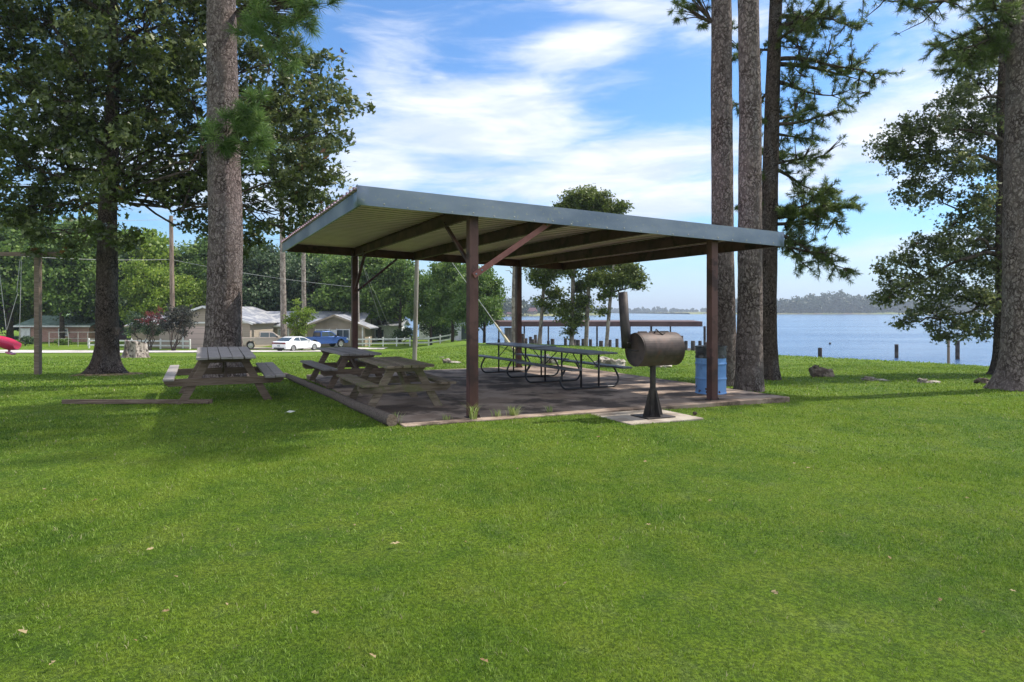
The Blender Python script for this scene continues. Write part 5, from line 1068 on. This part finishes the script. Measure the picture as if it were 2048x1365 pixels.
small_tree('crape_myrtle', 'dark spiky ornamental tree behind the brown utility pole, in front of the garage', 347, 68, [(345, 630, 22, 0), (370, 625, 20, 0), (360, 650, 22, .5), (378, 645, 12, 0), (330, 650, 18, 0), (365, 668, 10, 0)], 'purple_leaf', 'branch_bark', .20, 190, 1, stems=3)
small_tree('crape_myrtle', 'reddish flowered shrub tree left of the spiky one', 300, 70, [(320, 630, 12, 0), (322, 642, 12, 0), (300, 642, 16, .5), (305, 625, 12, 0)], 'red_leaf', 'branch_bark', .18, 45, 2, stems=3)
small_tree('garden_tree', 'dark green spreading tree between the stump and the reddish shrub', 285, 71, [(270, 640, 20, 0), (295, 655, 22, 0), (265, 660, 14, 0), (310, 660, 14, 0)], 'dark_leaf', 'branch_bark', .20, 150, 3, stems=2)
small_tree('young_tree', 'small bright tree standing between the two pale trunks', 598, 73, [(598, 625, 16, 0), (612, 635, 20, 0), (588, 645, 18, 0), (605, 655, 18, 0), (618, 622, 12, 0), (596, 668, 12, 0), (594, 605, 7, 0), (575, 640, 10, 0)], 'bright_leaf', 'branch_bark', .20, 200, 4)
small_tree('garden_bush', 'round bush at the left side of the brick house', 50, 82, [(52, 680, 9, 0), (60, 682, 7, 0)], 'dark_leaf', 'branch_bark', .2, 60, 5, 'bush')
small_tree('garden_bush', 'low dark bush by the chain link fence', 128, 84, [(120, 684, 7, 0), (132, 685, 8, 0)], 'tree_leaf', 'branch_bark', .2, 50, 6, 'bush')
small_tree('garden_bush', 'dark bush at the corner of the ranch house next to the large pine', 486, 78, [(484, 672, 8, 0), (486, 682, 8, 0)], 'purple_leaf', 'branch_bark', .2, 50, 7, 'bush')
small_tree('garden_bush', 'dark shrub under the trees behind the left white fence', 810, 84, [(800, 670, 14, 0), (815, 665, 14, 0)], 'dark_leaf', 'branch_bark', .25, 70, 8, 'bush', cr=.25)
# ================================================================ far shores and woods
def wood(label, segs, seed, lsz, m_='far_wood', name='far_wood'):
    """segs: (px0, px1, Y, top px height, depth) along a shore; crowns side by side"""
    global rng
    rng = np.random.default_rng(seed); P = []; V_ = []
    for px0, px1, Yw, hp, n, dens in segs:
        kk = Yw/F
        for i in range(n):
            tt = (i+rng.random())/n; dep = rng.random()**1.5*hp*kk*3.; px = px0+(px1-px0)*tt; x = (px-CX)*kk; y = Yw+dep+10; h_ = hp*kk*(.62+.5*rng.random())*(.75+.35*math.sin(tt*9+seed)**2)
            w_ = h_*(.22+.20*rng.random()); m__ = int(dens*(.6+.6*rng.random())); d = unit(rng.normal(size=(m__, 3)))*(rng.random((m__, 1))**.35); c = np.array([x, y, WZ+h_*.60]); r = np.array([w_, w_, h_*.42])
            q = c+d*r+rng.normal(size=(m__, 3))*h_*.025; q[:, 2] = np.maximum(q[:, 2], WZ+.5); P.append(q); V_.append(np.full(m__, rng.random()))
            m3_ = m__//3; q = np.stack([x+rng.normal(size=m3_)*w_, np.full(m3_, y-3), WZ+rng.random(m3_)*h_*.35], 1); P.append(q); V_.append(np.full(m3_, .3))
    o = leaves(name, np.concatenate(P), lsz, 'blob', m_, None, np.concatenate(V_), .5); return tag(o, label, 'wood', kind='stuff')
wood('wooded shore on the far right beyond the lake', [(1540, 2300, 1150, 40, 260, 190), (1462, 1545, 1170, 34, 34, 170)], 31, 3.4)
wood('wooded shore across the lake at the left, seen under the shelter roof', [(930, 1010, 600, 48, 16, 170), (1000, 1045, 620, 42, 9, 170), (1040, 1110, 680, 34, 18, 170), (1100, 1200, 780, 22, 24, 130), (700, 930, 620, 30, 40, 130)], 32, 1.9)
wood('low thin line of forest along the horizon across the lake', [(1180, 1560, 2150, 11, 110, 60), (1560, 2300, 2600, 9, 90, 50), (700, 1180, 2300, 11, 90, 50)], 33, 6.)
KX = lambda px, Y: (px-CX)*Y/F
shorebank('far_shore', [(KX(1380, 1170), 1170, 8), (KX(1600, 1150), 1150, 10), (KX(1900, 1140), 1140, 10), (KX(2400, 1150), 1150, 10)], 3.)
shorebank('far_shore', [(KX(600, 620), 620, 6), (KX(960, 600), 600, 8), (KX(1050, 640), 645, 8), (KX(1110, 700), 700, 8), (KX(1210, 800), 800, 8)], 2.5)
shorebank('far_shore', [(KX(600, 2400), 2400, 20), (KX(1100, 2300), 2300, 20), (KX(1400, 2150), 2150, 20), (KX(1700, 2600), 2600, 20), (KX(2500, 2600), 2600, 20)], 5.)
def far_house(px, Yh, wpx, hpx, label, roofm='farroof', wallm='tan', py=631):
    kk = Yh/F; w_ = wpx*kk; h_ = hpx*kk; t_ = thing('far_house', label, 'house', (KX(px, Yh), Yh, CAMZ-(py-HOR)*kk)); b = MB(); b.box((0, 0, h_*.22), (w_*.9, 8, h_*.44)); b.build('wall', wallm, t_)
    b = MB(); b.prism([(-w_/2, h_*.44), (w_/2, h_*.44), (w_*.3, h_), (-w_*.3, h_)], -5, 5); b.build('roof', roofm, t_)
far_house(1065, 640, 20, 13, 'house with large pink roof on the far left shore', py=629)
far_house(1000, 585, 22, 5, 'low brown lakeside house left of the bare trunk on the far shore', 'boatroof', 'tan'); far_house(970, 590, 18, 4, 'small dark boathouse on the far shore at the left', 'boatroof', 'white', 632); far_house(1018, 600, 12, 5, 'small pinkish shed on the far shore behind the bare trunk', 'farroof', 'tan', 630)
# ================================================================ haze
hm = bpy.data.materials.new('haze_air'); hm.use_nodes = True; t = hm.node_tree; t.nodes.clear()
pv = nd(t, 'ShaderNodeVolumePrincipled', {'Color': (.72, .82, .95, 1), 'Density': .00028, 'Anisotropy': .2}); ou = nd(t, 'ShaderNodeOutputMaterial'); t.links.new(pv.outputs[0], ou.inputs['Volume']); M['haze'] = hm
if HAZE:
    b = MB(); b.box((0, 4550, 40), (17900, 9400, 96)); b.v = [(x, y, max(z, -8.2)) for x, y, z in b.v]; tag(b.build('haze', 'haze'), 'thin pale blue summer haze over the lake', 'haze', kind='stuff')
